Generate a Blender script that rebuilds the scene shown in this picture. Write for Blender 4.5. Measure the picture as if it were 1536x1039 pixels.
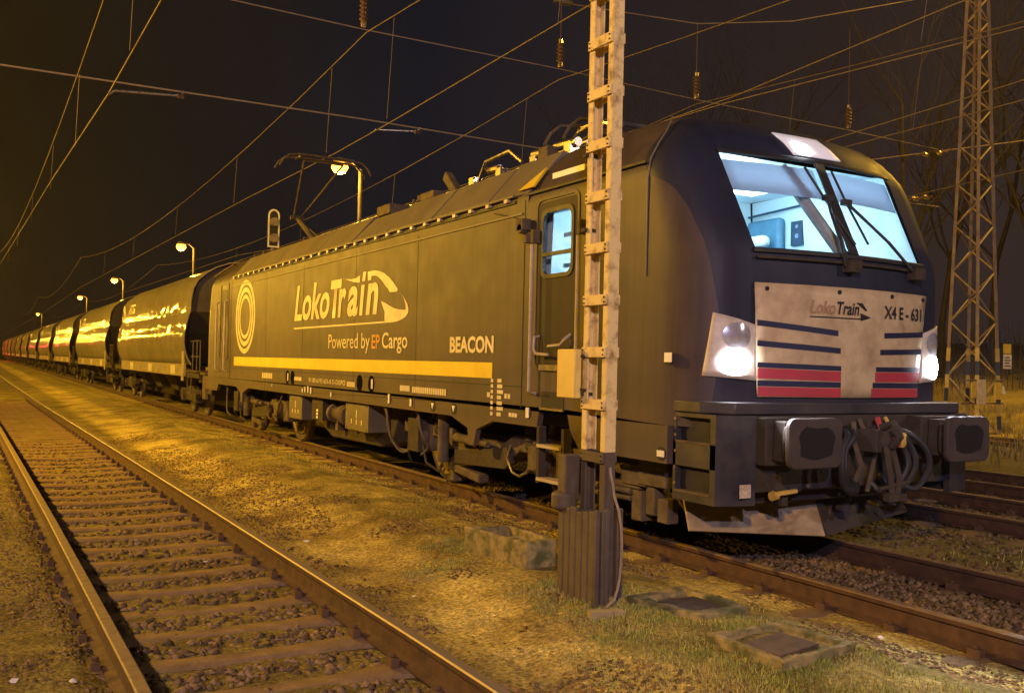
import bpy, math, random
import numpy as np
from mathutils import Vector, Matrix

# ------------------------------------------------------------------ scene, camera, world, exposure
for _o in list(bpy.data.objects): bpy.data.objects.remove(_o)
S = bpy.context.scene
COL = S.collection
CAM_POS = Vector((-6.268, -4.998, 1.561))
YAW, PITCH, ROLL, FPX = .5128, .0177, .0230, 1433.
cam = bpy.data.cameras.new('camera'); cam_o = bpy.data.objects.new('camera', cam); COL.objects.link(cam_o)
fwd = Vector((math.sin(YAW)*math.cos(PITCH), math.cos(YAW)*math.cos(PITCH), math.sin(PITCH)))
r0 = Vector((math.cos(YAW), -math.sin(YAW), 0)); u0 = r0.cross(fwd)
rt = math.cos(ROLL)*r0 + math.sin(ROLL)*u0; up = -math.sin(ROLL)*r0 + math.cos(ROLL)*u0
m = Matrix((rt, up, -fwd)).transposed().to_4x4(); m.translation = CAM_POS
cam_o.matrix_world = m
cam.sensor_width = 36; cam.lens = FPX/1536*36; cam.clip_start = .1; cam.clip_end = 3000
S.camera = cam_o
S.view_settings.view_transform = 'Standard'; S.view_settings.look = 'None'
S.view_settings.exposure = 1.0; S.view_settings.gamma = 1
S.render.engine = 'CYCLES'
S.cycles.use_denoising = True
S.cycles.max_bounces = 8; S.cycles.transparent_max_bounces = 12
S.cycles.sample_clamp_indirect = 4.0
S.cycles.caustics_reflective = False; S.cycles.caustics_refractive = False
S.cycles.volume_bounces = 0

SODIUM = (1.0, .535, .042)
W = bpy.data.worlds.new('World'); S.world = W; W.use_nodes = True
_n = W.node_tree.nodes; _l = W.node_tree.links
bg = _n['Background']
tc = _n.new('ShaderNodeTexCoord'); sx = _n.new('ShaderNodeSeparateXYZ'); _l.new(tc.outputs['Generated'], sx.inputs[0])
mr = _n.new('ShaderNodeMapRange'); mr.inputs[1].default_value = .02; mr.inputs[2].default_value = .75
_l.new(sx.outputs[0], mr.inputs[0])
rampw = _n.new('ShaderNodeValToRGB')
rampw.color_ramp.elements[0].color = (.0085, .0054, .0022, 1); rampw.color_ramp.elements[1].color = (.020, .0125, .0105, 1)
e = rampw.color_ramp.elements.new(.5); e.color = (.0050, .0050, .0080, 1)
_l.new(mr.outputs[0], rampw.inputs[0])
nz = _n.new('ShaderNodeTexNoise'); nz.inputs['Scale'].default_value = 2.2; nz.inputs['Detail'].default_value = 5
_l.new(tc.outputs['Generated'], nz.inputs['Vector'])
mr2 = _n.new('ShaderNodeMapRange'); mr2.inputs[1].default_value = .3; mr2.inputs[2].default_value = .75; mr2.inputs[3].default_value = .75; mr2.inputs[4].default_value = 1.25
_l.new(nz.outputs[0], mr2.inputs[0])
vm = _n.new('ShaderNodeVectorMath'); vm.operation = 'SCALE'
_l.new(rampw.outputs[0], vm.inputs[0]); _l.new(mr2.outputs[0], vm.inputs[3]); _l.new(vm.outputs[0], bg.inputs[0])
bg.inputs[1].default_value = .8

# ------------------------------------------------------------------ materials
MATS = {}
def mat(name, col, rough=.6, metal=0., col2=None, nscale=6., spec=.5, bump=0., bscale=60., coat=0., rvar=.15, lo=.35, hi=.7, island=0., bdist=.01):
    if name in MATS: return MATS[name]
    M = bpy.data.materials.new(name); M.use_nodes = True
    n = M.node_tree.nodes; l = M.node_tree.links; b = n['Principled BSDF']
    b.inputs['Roughness'].default_value = rough; b.inputs['Metallic'].default_value = metal
    b.inputs['Specular IOR Level'].default_value = spec
    if coat: b.inputs['Coat Weight'].default_value = coat; b.inputs['Coat Roughness'].default_value = .12
    t = n.new('ShaderNodeTexCoord')
    a = n.new('ShaderNodeTexNoise'); a.inputs['Scale'].default_value = nscale; a.inputs['Detail'].default_value = 7; a.inputs['Roughness'].default_value = .62
    l.new(t.outputs['Object'], a.inputs['Vector'])
    r = n.new('ShaderNodeMapRange'); r.inputs[1].default_value = lo; r.inputs[2].default_value = hi
    l.new(a.outputs[0], r.inputs[0])
    mx = n.new('ShaderNodeMix'); mx.data_type = 'RGBA'
    c2 = col2 if col2 else tuple(c*.72 for c in col)
    mx.inputs[6].default_value = (*col, 1); mx.inputs[7].default_value = (*c2, 1)
    l.new(r.outputs[0], mx.inputs[0]); out = mx.outputs[2]
    if island:
        g = n.new('ShaderNodeNewGeometry'); ir = n.new('ShaderNodeMapRange'); ir.inputs[3].default_value = 1-island; ir.inputs[4].default_value = 1+island
        l.new(g.outputs['Random Per Island'], ir.inputs[0])
        v = n.new('ShaderNodeVectorMath'); v.operation = 'SCALE'; l.new(out, v.inputs[0]); l.new(ir.outputs[0], v.inputs[3]); out = v.outputs[0]
    l.new(out, b.inputs['Base Color'])
    if rvar:
        rr = n.new('ShaderNodeMapRange'); rr.inputs[3].default_value = max(.03, rough-rvar); rr.inputs[4].default_value = min(1, rough+rvar)
        l.new(a.outputs[0], rr.inputs[0]); l.new(rr.outputs[0], b.inputs['Roughness'])
    if bump:
        bn = n.new('ShaderNodeTexNoise'); bn.inputs['Scale'].default_value = bscale; bn.inputs['Detail'].default_value = 4
        l.new(t.outputs['Object'], bn.inputs['Vector'])
        bp = n.new('ShaderNodeBump'); bp.inputs['Strength'].default_value = bump; bp.inputs['Distance'].default_value = bdist
        l.new(bn.outputs[0], bp.inputs['Height']); l.new(bp.outputs[0], b.inputs['Normal'])
    MATS[name] = M; return M
def emis(name, col, st):
    if name in MATS: return MATS[name]
    M = bpy.data.materials.new(name); M.use_nodes = True
    b = M.node_tree.nodes['Principled BSDF']; b.inputs['Base Color'].default_value = (.8, .8, .8, 1)
    b.inputs['Emission Color'].default_value = (*col, 1); b.inputs['Emission Strength'].default_value = st
    MATS[name] = M; return M
def glass(name, tint, refl=1.45, rough=.02):
    if name in MATS: return MATS[name]
    M = bpy.data.materials.new(name); M.use_nodes = True
    n = M.node_tree.nodes; l = M.node_tree.links; n.remove(n['Principled BSDF'])
    tr = n.new('ShaderNodeBsdfTransparent'); tr.inputs[0].default_value = (*tint, 1)
    gl = n.new('ShaderNodeBsdfGlossy'); gl.inputs[1].default_value = rough
    lw = n.new('ShaderNodeLayerWeight'); lw.inputs[0].default_value = .5
    pw = n.new('ShaderNodeMath'); pw.operation = 'POWER'; pw.inputs[1].default_value = 4.; l.new(lw.outputs['Facing'], pw.inputs[0])
    fr = n.new('ShaderNodeMath'); fr.operation = 'MULTIPLY_ADD'; fr.inputs[1].default_value = .5; fr.inputs[2].default_value = .04; l.new(pw.outputs[0], fr.inputs[0])
    ms = n.new('ShaderNodeMixShader'); l.new(fr.outputs[0], ms.inputs[0]); l.new(tr.outputs[0], ms.inputs[1]); l.new(gl.outputs[0], ms.inputs[2])
    l.new(ms.outputs[0], n['Material Output'].inputs[0]); MATS[name] = M; return M

# ------------------------------------------------------------------ mesh builder
def rotm(rx=0, ry=0, rz=0):
    return Matrix.Rotation(rz, 3, 'Z') @ Matrix.Rotation(ry, 3, 'Y') @ Matrix.Rotation(rx, 3, 'X')
class MB:
    def __init__(s): s.v = []; s.f = []; s.mi = []; s.cur = 0
    def add(s, vs, fs):
        o = len(s.v); s.v.extend([tuple(p) for p in vs]); s.f.extend([tuple(i+o for i in q) for q in fs]); s.mi.extend([s.cur]*len(fs)); return s
    def box(s, x0, x1, y0, y1, z0, z1, R=None):
        vs = [(x, y, z) for x in (x0, x1) for y in (y0, y1) for z in (z0, z1)]
        if R is not None:
            c = Vector(((x0+x1)/2, (y0+y1)/2, (z0+z1)/2)); vs = [tuple(c + R @ (Vector(p)-c)) for p in vs]
        return s.add(vs, [(0,1,3,2),(4,6,7,5),(0,4,5,1),(2,3,7,6),(0,2,6,4),(1,5,7,3)])
    def cbox(s, c, d, R=None):
        return s.box(c[0]-d[0]/2, c[0]+d[0]/2, c[1]-d[1]/2, c[1]+d[1]/2, c[2]-d[2]/2, c[2]+d[2]/2, R)
    def tube(s, pts, r, n=6, cap=True, r1=None):
        P = [Vector(p) for p in pts]; k = len(P); rings = []
        prev = None
        for i, p in enumerate(P):
            t = (P[min(i+1, k-1)]-P[max(i-1, 0)]).normalized()
            a = prev if prev is not None else (Vector((0, 0, 1)) if abs(t.z) < .9 else Vector((1, 0, 0)))
            b = t.cross(a).normalized(); a = b.cross(t).normalized(); prev = a
            rr = r if r1 is None else r+(r1-r)*i/(k-1)
            rings.append([p + rr*(math.cos(q)*a+math.sin(q)*b) for q in [2*math.pi*j/n for j in range(n)]])
        vs = [q for g in rings for q in g]
        fs = [(i*n+j, i*n+(j+1) % n, (i+1)*n+(j+1) % n, (i+1)*n+j) for i in range(k-1) for j in range(n)]
        if cap: fs += [tuple(range(n))[::-1], tuple((k-1)*n+j for j in range(n))]
        return s.add(vs, fs)
    def lathe(s, prof, o, axis='z', n=16):
        # prof: (radius, along)
        vs = []; k = len(prof)
        for r, h in prof:
            for j in range(n):
                a = 2*math.pi*j/n; c, d = r*math.cos(a), r*math.sin(a)
                p = {'z': (c, d, h), 'x': (h, c, d), 'y': (c, h, d)}[axis]
                vs.append((o[0]+p[0], o[1]+p[1], o[2]+p[2]))
        fs = [(i*n+j, i*n+(j+1) % n, (i+1)*n+(j+1) % n, (i+1)*n+j) for i in range(k-1) for j in range(n)]
        fs += [tuple(range(n))[::-1], tuple((k-1)*n+j for j in range(n))]
        return s.add(vs, fs)
    def prism(s, poly, a0, a1, axis='x'):
        # poly 2d: axis x -> (y,z); y -> (x,z); z -> (x,y)
        def P(p, a): return {'x': (a, p[0], p[1]), 'y': (p[0], a, p[1]), 'z': (p[0], p[1], a)}[axis]
        n = len(poly); vs = [P(p, a0) for p in poly]+[P(p, a1) for p in poly]
        fs = [tuple(range(n)), tuple(range(2*n-1, n-1, -1))] + [(i, n+i, n+(i+1) % n, (i+1) % n) for i in range(n)]
        return s.add(vs, fs)
    def grid(s, rows):
        n = len(rows[0]); vs = [p for r in rows for p in r]
        return s.add(vs, [(i*n+j, i*n+j+1, (i+1)*n+j+1, (i+1)*n+j) for i in range(len(rows)-1) for j in range(n-1)])
    def build(s, name, material, parent=None, bevel=0., smooth=35, solid=0., fix=True):
        ms = material if isinstance(material, (list, tuple)) else [material]
        off = wl(parent)
        me = bpy.data.meshes.new(name)
        me.from_pydata([(p[0]-off[0], p[1]-off[1], p[2]-off[2]) for p in s.v], [], s.f)
        for q in ms: me.materials.append(q)
        me.polygons.foreach_set('material_index', s.mi)
        if fix:
            import bmesh
            b = bmesh.new(); b.from_mesh(me); bmesh.ops.recalc_face_normals(b, faces=b.faces); b.to_mesh(me); b.free()
        return link(name, me, parent, bevel, smooth, solid)
def wl(o):
    t = Vector((0, 0, 0))
    while o is not None: t += o.location; o = o.parent
    return t
def link(name, me, parent=None, bevel=0., smooth=35, solid=0.):
    if smooth:
        me.polygons.foreach_set('use_smooth', [True]*len(me.polygons)); me.set_sharp_from_angle(angle=math.radians(smooth))
    o = bpy.data.objects.new(name, me); COL.objects.link(o); o.parent = parent
    if solid: q = o.modifiers.new('solid', 'SOLIDIFY'); q.thickness = solid; q.offset = -1
    if bevel:
        q = o.modifiers.new('bevel', 'BEVEL'); q.width = bevel; q.segments = 2; q.limit_method = 'ANGLE'; q.angle_limit = math.radians(40)
    return o
def tag(o, label=None, cat=None, group=None, kind=None):
    if label: o['label'] = label
    if cat: o['category'] = cat
    if group: o['group'] = group
    if kind: o['kind'] = kind
    return o
def thing(name, label, cat, loc=(0, 0, 0), group=None):
    o = bpy.data.objects.new(name, None); COL.objects.link(o); o.location = loc; o.empty_display_size = .2
    return tag(o, label, cat, group)
def copy_tree(o, parent=None):
    c = o.copy(); COL.objects.link(c); c.parent = parent
    for ch in list(o.children): copy_tree(ch, c)
    return c
def point(name, loc, power, col, r=.12, parent=None):
    L = bpy.data.lights.new(name, 'POINT'); L.energy = power; L.color = col; L.shadow_soft_size = r
    o = bpy.data.objects.new(name, L); COL.objects.link(o)
    o.parent = parent; o.location = Vector(loc)-wl(parent); return o
rnd = random.Random(7); rng = np.random.default_rng(11)
# ------------------------------------------------------------------ ground
def vnoise(x, y, seed=0):
    xi = np.floor(x).astype(np.int64); yi = np.floor(y).astype(np.int64); fx = x-xi; fy = y-yi
    fx = fx*fx*(3-2*fx); fy = fy*fy*(3-2*fy)
    def h(a, b):
        q = (a*374761393 + b*668265263 + seed*974711) & 0x7fffffff
        q = ((q ^ (q >> 13))*1274126177) & 0x7fffffff
        return ((q ^ (q >> 16)) & 0xffff)/65535.
    return (h(xi, yi)*(1-fx)+h(xi+1, yi)*fx)*(1-fy)+(h(xi, yi+1)*(1-fx)+h(xi+1, yi+1)*fx)*fy
def fbm(x, y, o=4, seed=0):
    t = 0; a = .5
    for i in range(o): t = t+a*(vnoise(x*2**i, y*2**i, seed+i)-.5); a *= .55
    return t
def track_x(y):            # centre of the near track
    return np.interp(y, [-60, 0, 5, 17, 30, 67, 200, 600], [-4.75, -4.78, -4.83, -5.0, -5.2, -5.5, -6.4, -8])
def sstep(a, b, x):
    t = np.clip((x-a)/(b-a), 0, 1); return t*t*(3-2*t)
def gz(x, y):
    x = np.asarray(x, float); y = np.asarray(y, float)
    d = x-track_x(y)                      # across the near track
    z = np.interp(d, [-60, -6, -2.6, -1.3, -.95, -.8, .8, .95, 1.15], [-.1, -.06, -.07, -.10, -.135, -.215, -.215, -.165, -.13])
    zr = np.interp(x, [-3.2, -2.6, -2.1, -1.55, -1.15, -.8, .8, 1.1, 2.2, 3.3, 5.3, 6.4, 8.3, 9.2, 12.5, 14.5, 16, 20, 26, 45, 90],
                   [-.09, .0, .01, -.08, -.17, -.185, -.185, -.17, -.13, -.19, -.19, -.19, -.17, -.05, .0, -.12, -.1, .1, .9, 2.2, 5])
    k = sstep(.9, 1.6, d); z = z*(1-k)+zr*k
    far = sstep(-500, -60, x)*1.0
    amp = np.interp(x, [-7, -5.9, -4, -3.2, -1.2, 1, 9, 14, 30], [.11, .05, .03, .10, .05, .035, .06, .12, .5])
    z = z+amp*fbm(x*1.3, y*1.1, 4, 3)+.035*fbm(x*7, y*7, 3, 9)*(amp > .04)
    # trodden path hollow beside the near rail
    z = z-.05*np.exp(-((x-track_x(y)-1.35)/.28)**2)*(y < 30)
    return z
def lines(dense, lo, hi, n, far, growth=1.16):
    a = list(np.linspace(lo, hi, n)); st = (hi-lo)/n
    s = st; q = hi
    while q < far[1]: s *= growth; q += s; a.append(q)
    s = st; q = lo
    while q > far[0]: s *= growth; q -= s; a.insert(0, q)
    return np.array(a)
gx = lines(0, -8.5, 6.5, 300, (-900, 1200)); gy = lines(0, -4.5, 14, 330, (-80, 1500), 1.06)
GX, GY = np.meshgrid(gx, gy); GZ = gz(GX, GY)
ny, nx = GX.shape
me = bpy.data.meshes.new('ground')
me.vertices.add(nx*ny); me.vertices.foreach_set('co', np.stack([GX, GY, GZ], -1).ravel())
idx = np.arange(nx*ny).reshape(ny, nx)
Q = np.stack([idx[:-1, :-1], idx[:-1, 1:], idx[1:, 1:], idx[1:, :-1]], -1).reshape(-1, 4)
me.loops.add(Q.size); me.loops.foreach_set('vertex_index', Q.ravel())
me.polygons.add(len(Q)); me.polygons.foreach_set('loop_start', np.arange(len(Q))*4); me.polygons.foreach_set('loop_total', np.full(len(Q), 4))
me.update(); me.validate()
me.polygons.foreach_set('use_smooth', [True]*len(Q))
def ground_mat():
    M = bpy.data.materials.new('dirt_and_gravel'); M.use_nodes = True
    n = M.node_tree.nodes; l = M.node_tree.links; b = n['Principled BSDF']; b.inputs['Roughness'].default_value = .95; b.inputs['Specular IOR Level'].default_value = .2
    t = n.new('ShaderNodeTexCoord')
    def noise(sc, det=6, ro=.6, vec=None):
        a = n.new('ShaderNodeTexNoise'); a.inputs['Scale'].default_value = sc; a.inputs['Detail'].default_value = det; a.inputs['Roughness'].default_value = ro
        l.new(vec or t.outputs['Object'], a.inputs['Vector']); return a.outputs[0]
    def ramp(f, stops):
        r = n.new('ShaderNodeValToRGB'); cr = r.color_ramp
        cr.elements[0].position = stops[0][0]; cr.elements[0].color = (*stops[0][1], 1)
        cr.elements[1].position = stops[-1][0]; cr.elements[1].color = (*stops[-1][1], 1)
        for p, c in stops[1:-1]: e = cr.elements.new(p); e.color = (*c, 1)
        l.new(f, r.inputs[0]); return r.outputs[0]
    def mixc(f, a, b_):
        m_ = n.new('ShaderNodeMix'); m_.data_type = 'RGBA'
        l.new(f, m_.inputs[0]); l.new(a, m_.inputs[6]); l.new(b_, m_.inputs[7]); return m_.outputs[2]
    dirt = ramp(noise(1.1, 9, .65), [(.3, (.110, .078, .022)), (.45, (.22, .168, .05)), (.58, (.38, .305, .09)), (.75, (.20, .148, .045))])
    fine = ramp(noise(34, 5, .7), [(.30, (.22, .22, .22)), (.5, (.9, .9, .9)), (.68, (1.7, 1.7, 1.7))])
    mu = n.new('ShaderNodeMix'); mu.data_type = 'RGBA'; mu.blend_type = 'MULTIPLY'; mu.inputs[0].default_value = 1; l.new(dirt, mu.inputs[6]); l.new(fine, mu.inputs[7])
    moss = ramp(noise(9, 6, .7), [(.35, (.055, .060, .014)), (.65, (.17, .165, .045))])
    # moss and weeds in patches, more in the strip by the mast and out on the right
    sp = n.new('ShaderNodeSeparateXYZ'); l.new(t.outputs['Object'], sp.inputs[0])
    cur = n.new('ShaderNodeFloatCurve'); c = cur.mapping.curves[0]
    for i, (p, v) in enumerate([(0, .25), (.22, .05), (.30, .22), (.36, .42), (.40, .2), (.5, .12), (.6, .45), (.75, .5), (1, .55)]):
        if i < 2: c.points[i].location = (p, v)
        else: c.points.new(p, v)
    c.points[0].location = (0, .25); c.points[-1].location = (1, .55); cur.mapping.update()
    mr_ = n.new('ShaderNodeMapRange'); mr_.inputs[1].default_value = -8; mr_.inputs[2].default_value = 9; l.new(sp.outputs[0], mr_.inputs[0]); l.new(mr_.outputs[0], cur.inputs[1])
    ad = n.new('ShaderNodeMath'); ad.operation = 'ADD'; l.new(noise(1.7, 7, .62), ad.inputs[0]); l.new(cur.outputs[0], ad.inputs[1])
    ms = n.new('ShaderNodeMapRange'); ms.inputs[1].default_value = .82; ms.inputs[2].default_value = 1.12; l.new(ad.outputs[0], ms.inputs[0])
    ma = n.new('ShaderNodeMath'); ma.operation = 'MULTIPLY'; ma.inputs[1].default_value = .85; l.new(ms.outputs[0], ma.inputs[0])
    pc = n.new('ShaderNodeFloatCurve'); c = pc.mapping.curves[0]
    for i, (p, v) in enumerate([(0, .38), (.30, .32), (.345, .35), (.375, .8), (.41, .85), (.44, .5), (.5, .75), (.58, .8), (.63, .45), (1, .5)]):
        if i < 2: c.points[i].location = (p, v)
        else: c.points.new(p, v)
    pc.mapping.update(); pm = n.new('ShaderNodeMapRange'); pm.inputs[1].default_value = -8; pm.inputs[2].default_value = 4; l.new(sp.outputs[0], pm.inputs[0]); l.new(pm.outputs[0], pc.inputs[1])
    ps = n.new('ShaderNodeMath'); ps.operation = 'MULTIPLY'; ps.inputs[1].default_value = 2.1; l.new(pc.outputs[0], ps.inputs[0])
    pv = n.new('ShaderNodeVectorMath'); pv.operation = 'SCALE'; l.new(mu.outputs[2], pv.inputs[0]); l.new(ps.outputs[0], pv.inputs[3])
    far = ramp(noise(.6, 8, .6), [(.35, (.18, .15, .05)), (.65, (.36, .29, .10))])
    mf = n.new('ShaderNodeMapRange'); mf.inputs[1].default_value = 8.6; mf.inputs[2].default_value = 10.5; l.new(sp.outputs[0], mf.inputs[0])
    col = mixc(mf.outputs[0], mixc(ma.outputs[0], pv.outputs[0], moss), far)
    l.new(col, b.inputs['Base Color'])
    bp = n.new('ShaderNodeBump'); bp.inputs['Strength'].default_value = .9; bp.inputs['Distance'].default_value = .02
    l.new(noise(45, 6, .75), bp.inputs['Height'])
    bp2 = n.new('ShaderNodeBump'); bp2.inputs['Strength'].default_value = .8; bp2.inputs['Distance'].default_value = .06
    l.new(noise(9, 5, .7), bp2.inputs['Height']); l.new(bp.outputs[0], bp2.inputs['Normal']); l.new(bp2.outputs[0], b.inputs['Normal'])
    return M
me.materials.append(ground_mat())
go = bpy.data.objects.new('ground', me); COL.objects.link(go); tag(go, kind='structure')

# ------------------------------------------------------------------ stones (nobody could count them)
def stones(name, xs, ys, zs, size, material):
    base = np.array([(1,0,0),(-1,0,0),(0,1,0),(0,-1,0),(0,0,1),(0,0,-1)], float)
    tri = np.array([(0,2,4),(2,1,4),(1,3,4),(3,0,4),(2,0,5),(1,2,5),(3,1,5),(0,3,5)])
    N = len(xs)
    V = base[None]*(.55+.7*rng.random((N, 6, 1)))
    sc = size*(.5+1.0*rng.random((N, 1, 3)))*(np.array([1, 1, .62]))
    a = rng.random(N)*6.283; c, s_ = np.cos(a), np.sin(a)
    V = V*sc[:, :, :]
    V[:, :4, 2] += size*.5*(rng.random((N, 4))-.5)
    X = V[..., 0]*c[:, None]-V[..., 1]*s_[:, None]; Y = V[..., 0]*s_[:, None]+V[..., 1]*c[:, None]
    P = np.stack([X+xs[:, None], Y+ys[:, None], V[..., 2]+zs[:, None]], -1).reshape(-1, 3)
    T = (tri[None]+6*np.arange(N)[:, None, None]).reshape(-1, 3)
    m_ = bpy.data.meshes.new(name); m_.vertices.add(len(P)); m_.vertices.foreach_set('co', P.ravel())
    m_.loops.add(T.size); m_.loops.foreach_set('vertex_index', T.ravel())
    m_.polygons.add(len(T)); m_.polygons.foreach_set('loop_start', np.arange(len(T))*3); m_.polygons.foreach_set('loop_total', np.full(len(T), 3))
    m_.update(); m_.validate(); m_.materials.append(material)
    o = bpy.data.objects.new(name, m_); COL.objects.link(o); return o
def spread(n, x0, x1, y0, y1, keep=None, near=0):
    x = x0+(x1-x0)*rng.random(n); u = rng.random(n)
    y = y0+(y1-y0)*(u**1.8 if near else u)
    if keep is not None: k = keep(x, y); x, y = x[k], y[k]
    return x, y
BAL = mat('ballast_stone', (.18, .12, .062), .9, col2=(.095, .062, .034), nscale=3, island=.6, spec=.2)
def bed(n, y0, y1, size, xa, xb, near=1):
    x, y = spread(n, xa, xb, y0, y1, None, near); x = x+track_x(y)+4.78
    k = (np.abs(((y+3.5+.3) % .6)-.3) > .15) | (rng.random(len(y)) < .06)
    return x[k], y[k]
tag(stones('ballast_near_track', *(lambda p: (p[0], p[1], gz(*p)+.004))(bed(8000, -4, 16, .03, -5.46, -4.12)), .031, BAL), kind='stuff')
x, y = spread(34000, -8.6, -5.55, -4.2, 9, lambda x, y: fbm(x*1.5, y*1.5, 3, 21) > -.2, 1); k_ = x < track_x(y)-.82
tag(stones('gravel_left_side', x[k_], y[k_], gz(x[k_], y[k_])-.004, .021, mat('earth_clod', (.20, .135, .058), .95, col2=(.11, .07, .03), nscale=3, island=.5, spec=.15)), kind='stuff')
x, y = spread(52000, -3.95, -.85, -5, 16, lambda x, y: fbm(x*1.2, y*1.2, 4, 5) > (-.06+.25*np.exp(-((x+2.2)/.7)**2)), 1)
tag(stones('gravel_between_tracks', x, y, gz(x, y)-.002, .02, MATS['earth_clod']), kind='stuff')
x, y = spread(9000, -.66, .68, -6, 9, None, 0)
tag(stones('ballast_train_track', x, y, gz(x, y)+.008, .035, BAL), kind='stuff')
x, y = spread(15000, .85, 8.6, -4, 14, lambda x, y: fbm(x*.9, y*.9, 3, 15) > -.15, 0)
tag(stones('ballast_far_tracks', x, y, gz(x, y)+.004, .034, BAL), kind='stuff')

# ------------------------------------------------------------------ grass and weeds
def blades(name, xs, ys, h, w, material):
    N = len(xs); z = gz(xs, ys)-.01; a = rng.random(N)*6.283; hh = h*(.35+rng.random(N)); lean = .7*hh*(rng.random(N)-.1); la = rng.random(N)*6.283
    dx, dy = w*np.cos(a), w*np.sin(a); lx, ly = lean*np.cos(la), lean*np.sin(la)
    P = np.stack([np.stack([xs-dx, ys-dy, z], -1), np.stack([xs+dx, ys+dy, z], -1),
                  np.stack([xs+.35*lx+.7*dx, ys+.35*ly+.7*dy, z+.6*hh], -1), np.stack([xs+.35*lx-.7*dx, ys+.35*ly-.7*dy, z+.6*hh], -1),
                  np.stack([xs+lx, ys+ly, z+hh*(.75+.25*rng.random(N))], -1)], 1).reshape(-1, 3)
    b = 5*np.arange(N)
    F = [q for i in b for q in ((i, i+1, i+2, i+3), (i+3, i+2, i+4))]
    m_ = bpy.data.meshes.new(name); m_.from_pydata(P.tolist(), [], F); m_.materials.append(material)
    o = bpy.data.objects.new(name, m_); COL.objects.link(o); return tag(o, kind='stuff')
GR = mat('weed_leaf', (.20, .25, .04), .75, col2=(.40, .31, .10), nscale=2.5, island=.55, spec=.2)
def tufts(n, x0, x1, y0, y1, thr, per, sd, seed, excl=None):
    x, y = spread(n, x0, x1, y0, y1); k = fbm(x*1.6, y*1.6, 3, seed) > thr; x, y = x[k], y[k]
    if excl is not None: k = excl(x, y); x, y = x[k], y[k]
    X = np.repeat(x, per)+rng.normal(0, sd, len(x)*per); Y = np.repeat(y, per)+rng.normal(0, sd, len(x)*per)
    return X, Y
def notbox(x, y):
    k = np.ones(len(x), bool)
    for ax, ay, bx, by in ((-2.62, 1.34, -2.28, 2.10), (-2.38, -.38, -1.92, .2), (-2.58, -1.34, -2.02, -.84)): k &= ~((x > ax) & (x < bx) & (y > ay) & (y < by))
    return k
X, Y = tufts(2600, -3.35, -1.75, -2.6, 2.6, .03, 16, .035, 31); k = notbox(X, Y); blades('grass_by_mast', X[k], Y[k], .032, .0032, GR)
X, Y = tufts(1700, -3.0, -1.6, -2.6, .9, .0, 14, .04, 33); k = notbox(X, Y); blades('grass_round_slabs', X[k], Y[k], .042, .0034, GR)
X, Y = tufts(900, -3.6, -1.3, 2.6, 22, .06, 9, .05, 35); blades('grass_along_strip', X, Y, .055, .005, GR)
X, Y = tufts(700, 1.0, 2.9, -4, 8, .05, 8, .05, 37); blades('grass_beyond_train_track', X, Y, .05, .005, GR)
X, Y = tufts(3500, 9.5, 26, -2, 40, -.1, 9, .12, 39); blades('grass_far_bank', X, Y, .3, .012, mat('dry_grass', (.30, .24, .085), .8, col2=(.16, .14, .045), nscale=.8, island=.4, spec=.2))
x, y = spread(1500, -3.9, -1.0, -3.5, 9, lambda x, y: fbm(x*1.1, y*1.1, 3, 51) > .02)
def leaves(name, xs, ys, s_, material):
    mb = MB()
    for px, py in zip(xs, ys):
        a = rnd.random()*6.28; l_ = s_*(.5+rnd.random()); w_ = l_*.45; c, s2 = math.cos(a), math.sin(a); z0 = float(gz(px, py))+.012
        t_ = [(-l_, 0, 0), (0, w_, .01*rnd.random()), (l_, 0, .015*rnd.random()), (0, -w_, .006)]
        mb.add([(px+u*c-v*s2, py+u*s2+v*c, z0+w) for u, v, w in t_], [(0, 1, 2, 3)])
    return tag(mb.build(name, material, smooth=0, fix=False), kind='stuff')
leaves('fallen_leaves', x, y, .022, mat('dead_leaf', (.26, .16, .07), .8, col2=(.13, .075, .03), nscale=2, island=.5, spec=.2))
x, y = spread(700, -8.2, -5.6, -3.6, 5); leaves('leaf_litter_left', x, y, .022, MATS['dead_leaf'])

# ------------------------------------------------------------------ railway tracks
RUST = mat('rail_rust', (.092, .048, .024), .85, col2=(.045, .025, .014), nscale=9, spec=.3)
STEEL = mat('rail_steel', (.22, .18, .13), .55, .45, col2=(.25, .19, .14), nscale=14, rvar=.12)
DULL = mat('rail_dull', (.20, .14, .08), .7, .15, col2=(.12, .075, .04), nscale=14, rvar=.12)
CONC = mat('sleeper_concrete', (.23, .155, .075), .92, col2=(.13, .085, .042), nscale=5, bump=.6, bscale=40, spec=.2)
CLIP = mat('rail_clip', (.11, .065, .034), .85, spec=.2, col2=(.07, .042, .024))
RP = [(-.07, -.172), (.07, -.172), (.07, -.158), (.012, -.142), (.010, -.048), (.034, -.036), (.036, -.008), (.028, 0), (-.028, 0), (-.036, -.008), (-.034, -.036), (-.010, -.048), (-.012, -.142), (-.07, -.158)]
def rail(path, parent, top):
    mb = MB(); n = len(RP); k = len(path)
    vs = [(x+p, y, p2) for x, y in path for p, p2 in RP]
    for j in range(n):
        mb.cur = 1 if j in (6, 7, 8) else 0
        fs = [(i*n+j, i*n+(j+1) % n, (i+1)*n+(j+1) % n, (i+1)*n+j) for i in range(k-1)]
        if j == 0: mb.add(vs, fs)
        else: mb.f += fs; mb.mi += [mb.cur]*len(fs)
    return mb.build('rail', [RUST, top], parent, smooth=25)
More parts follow.
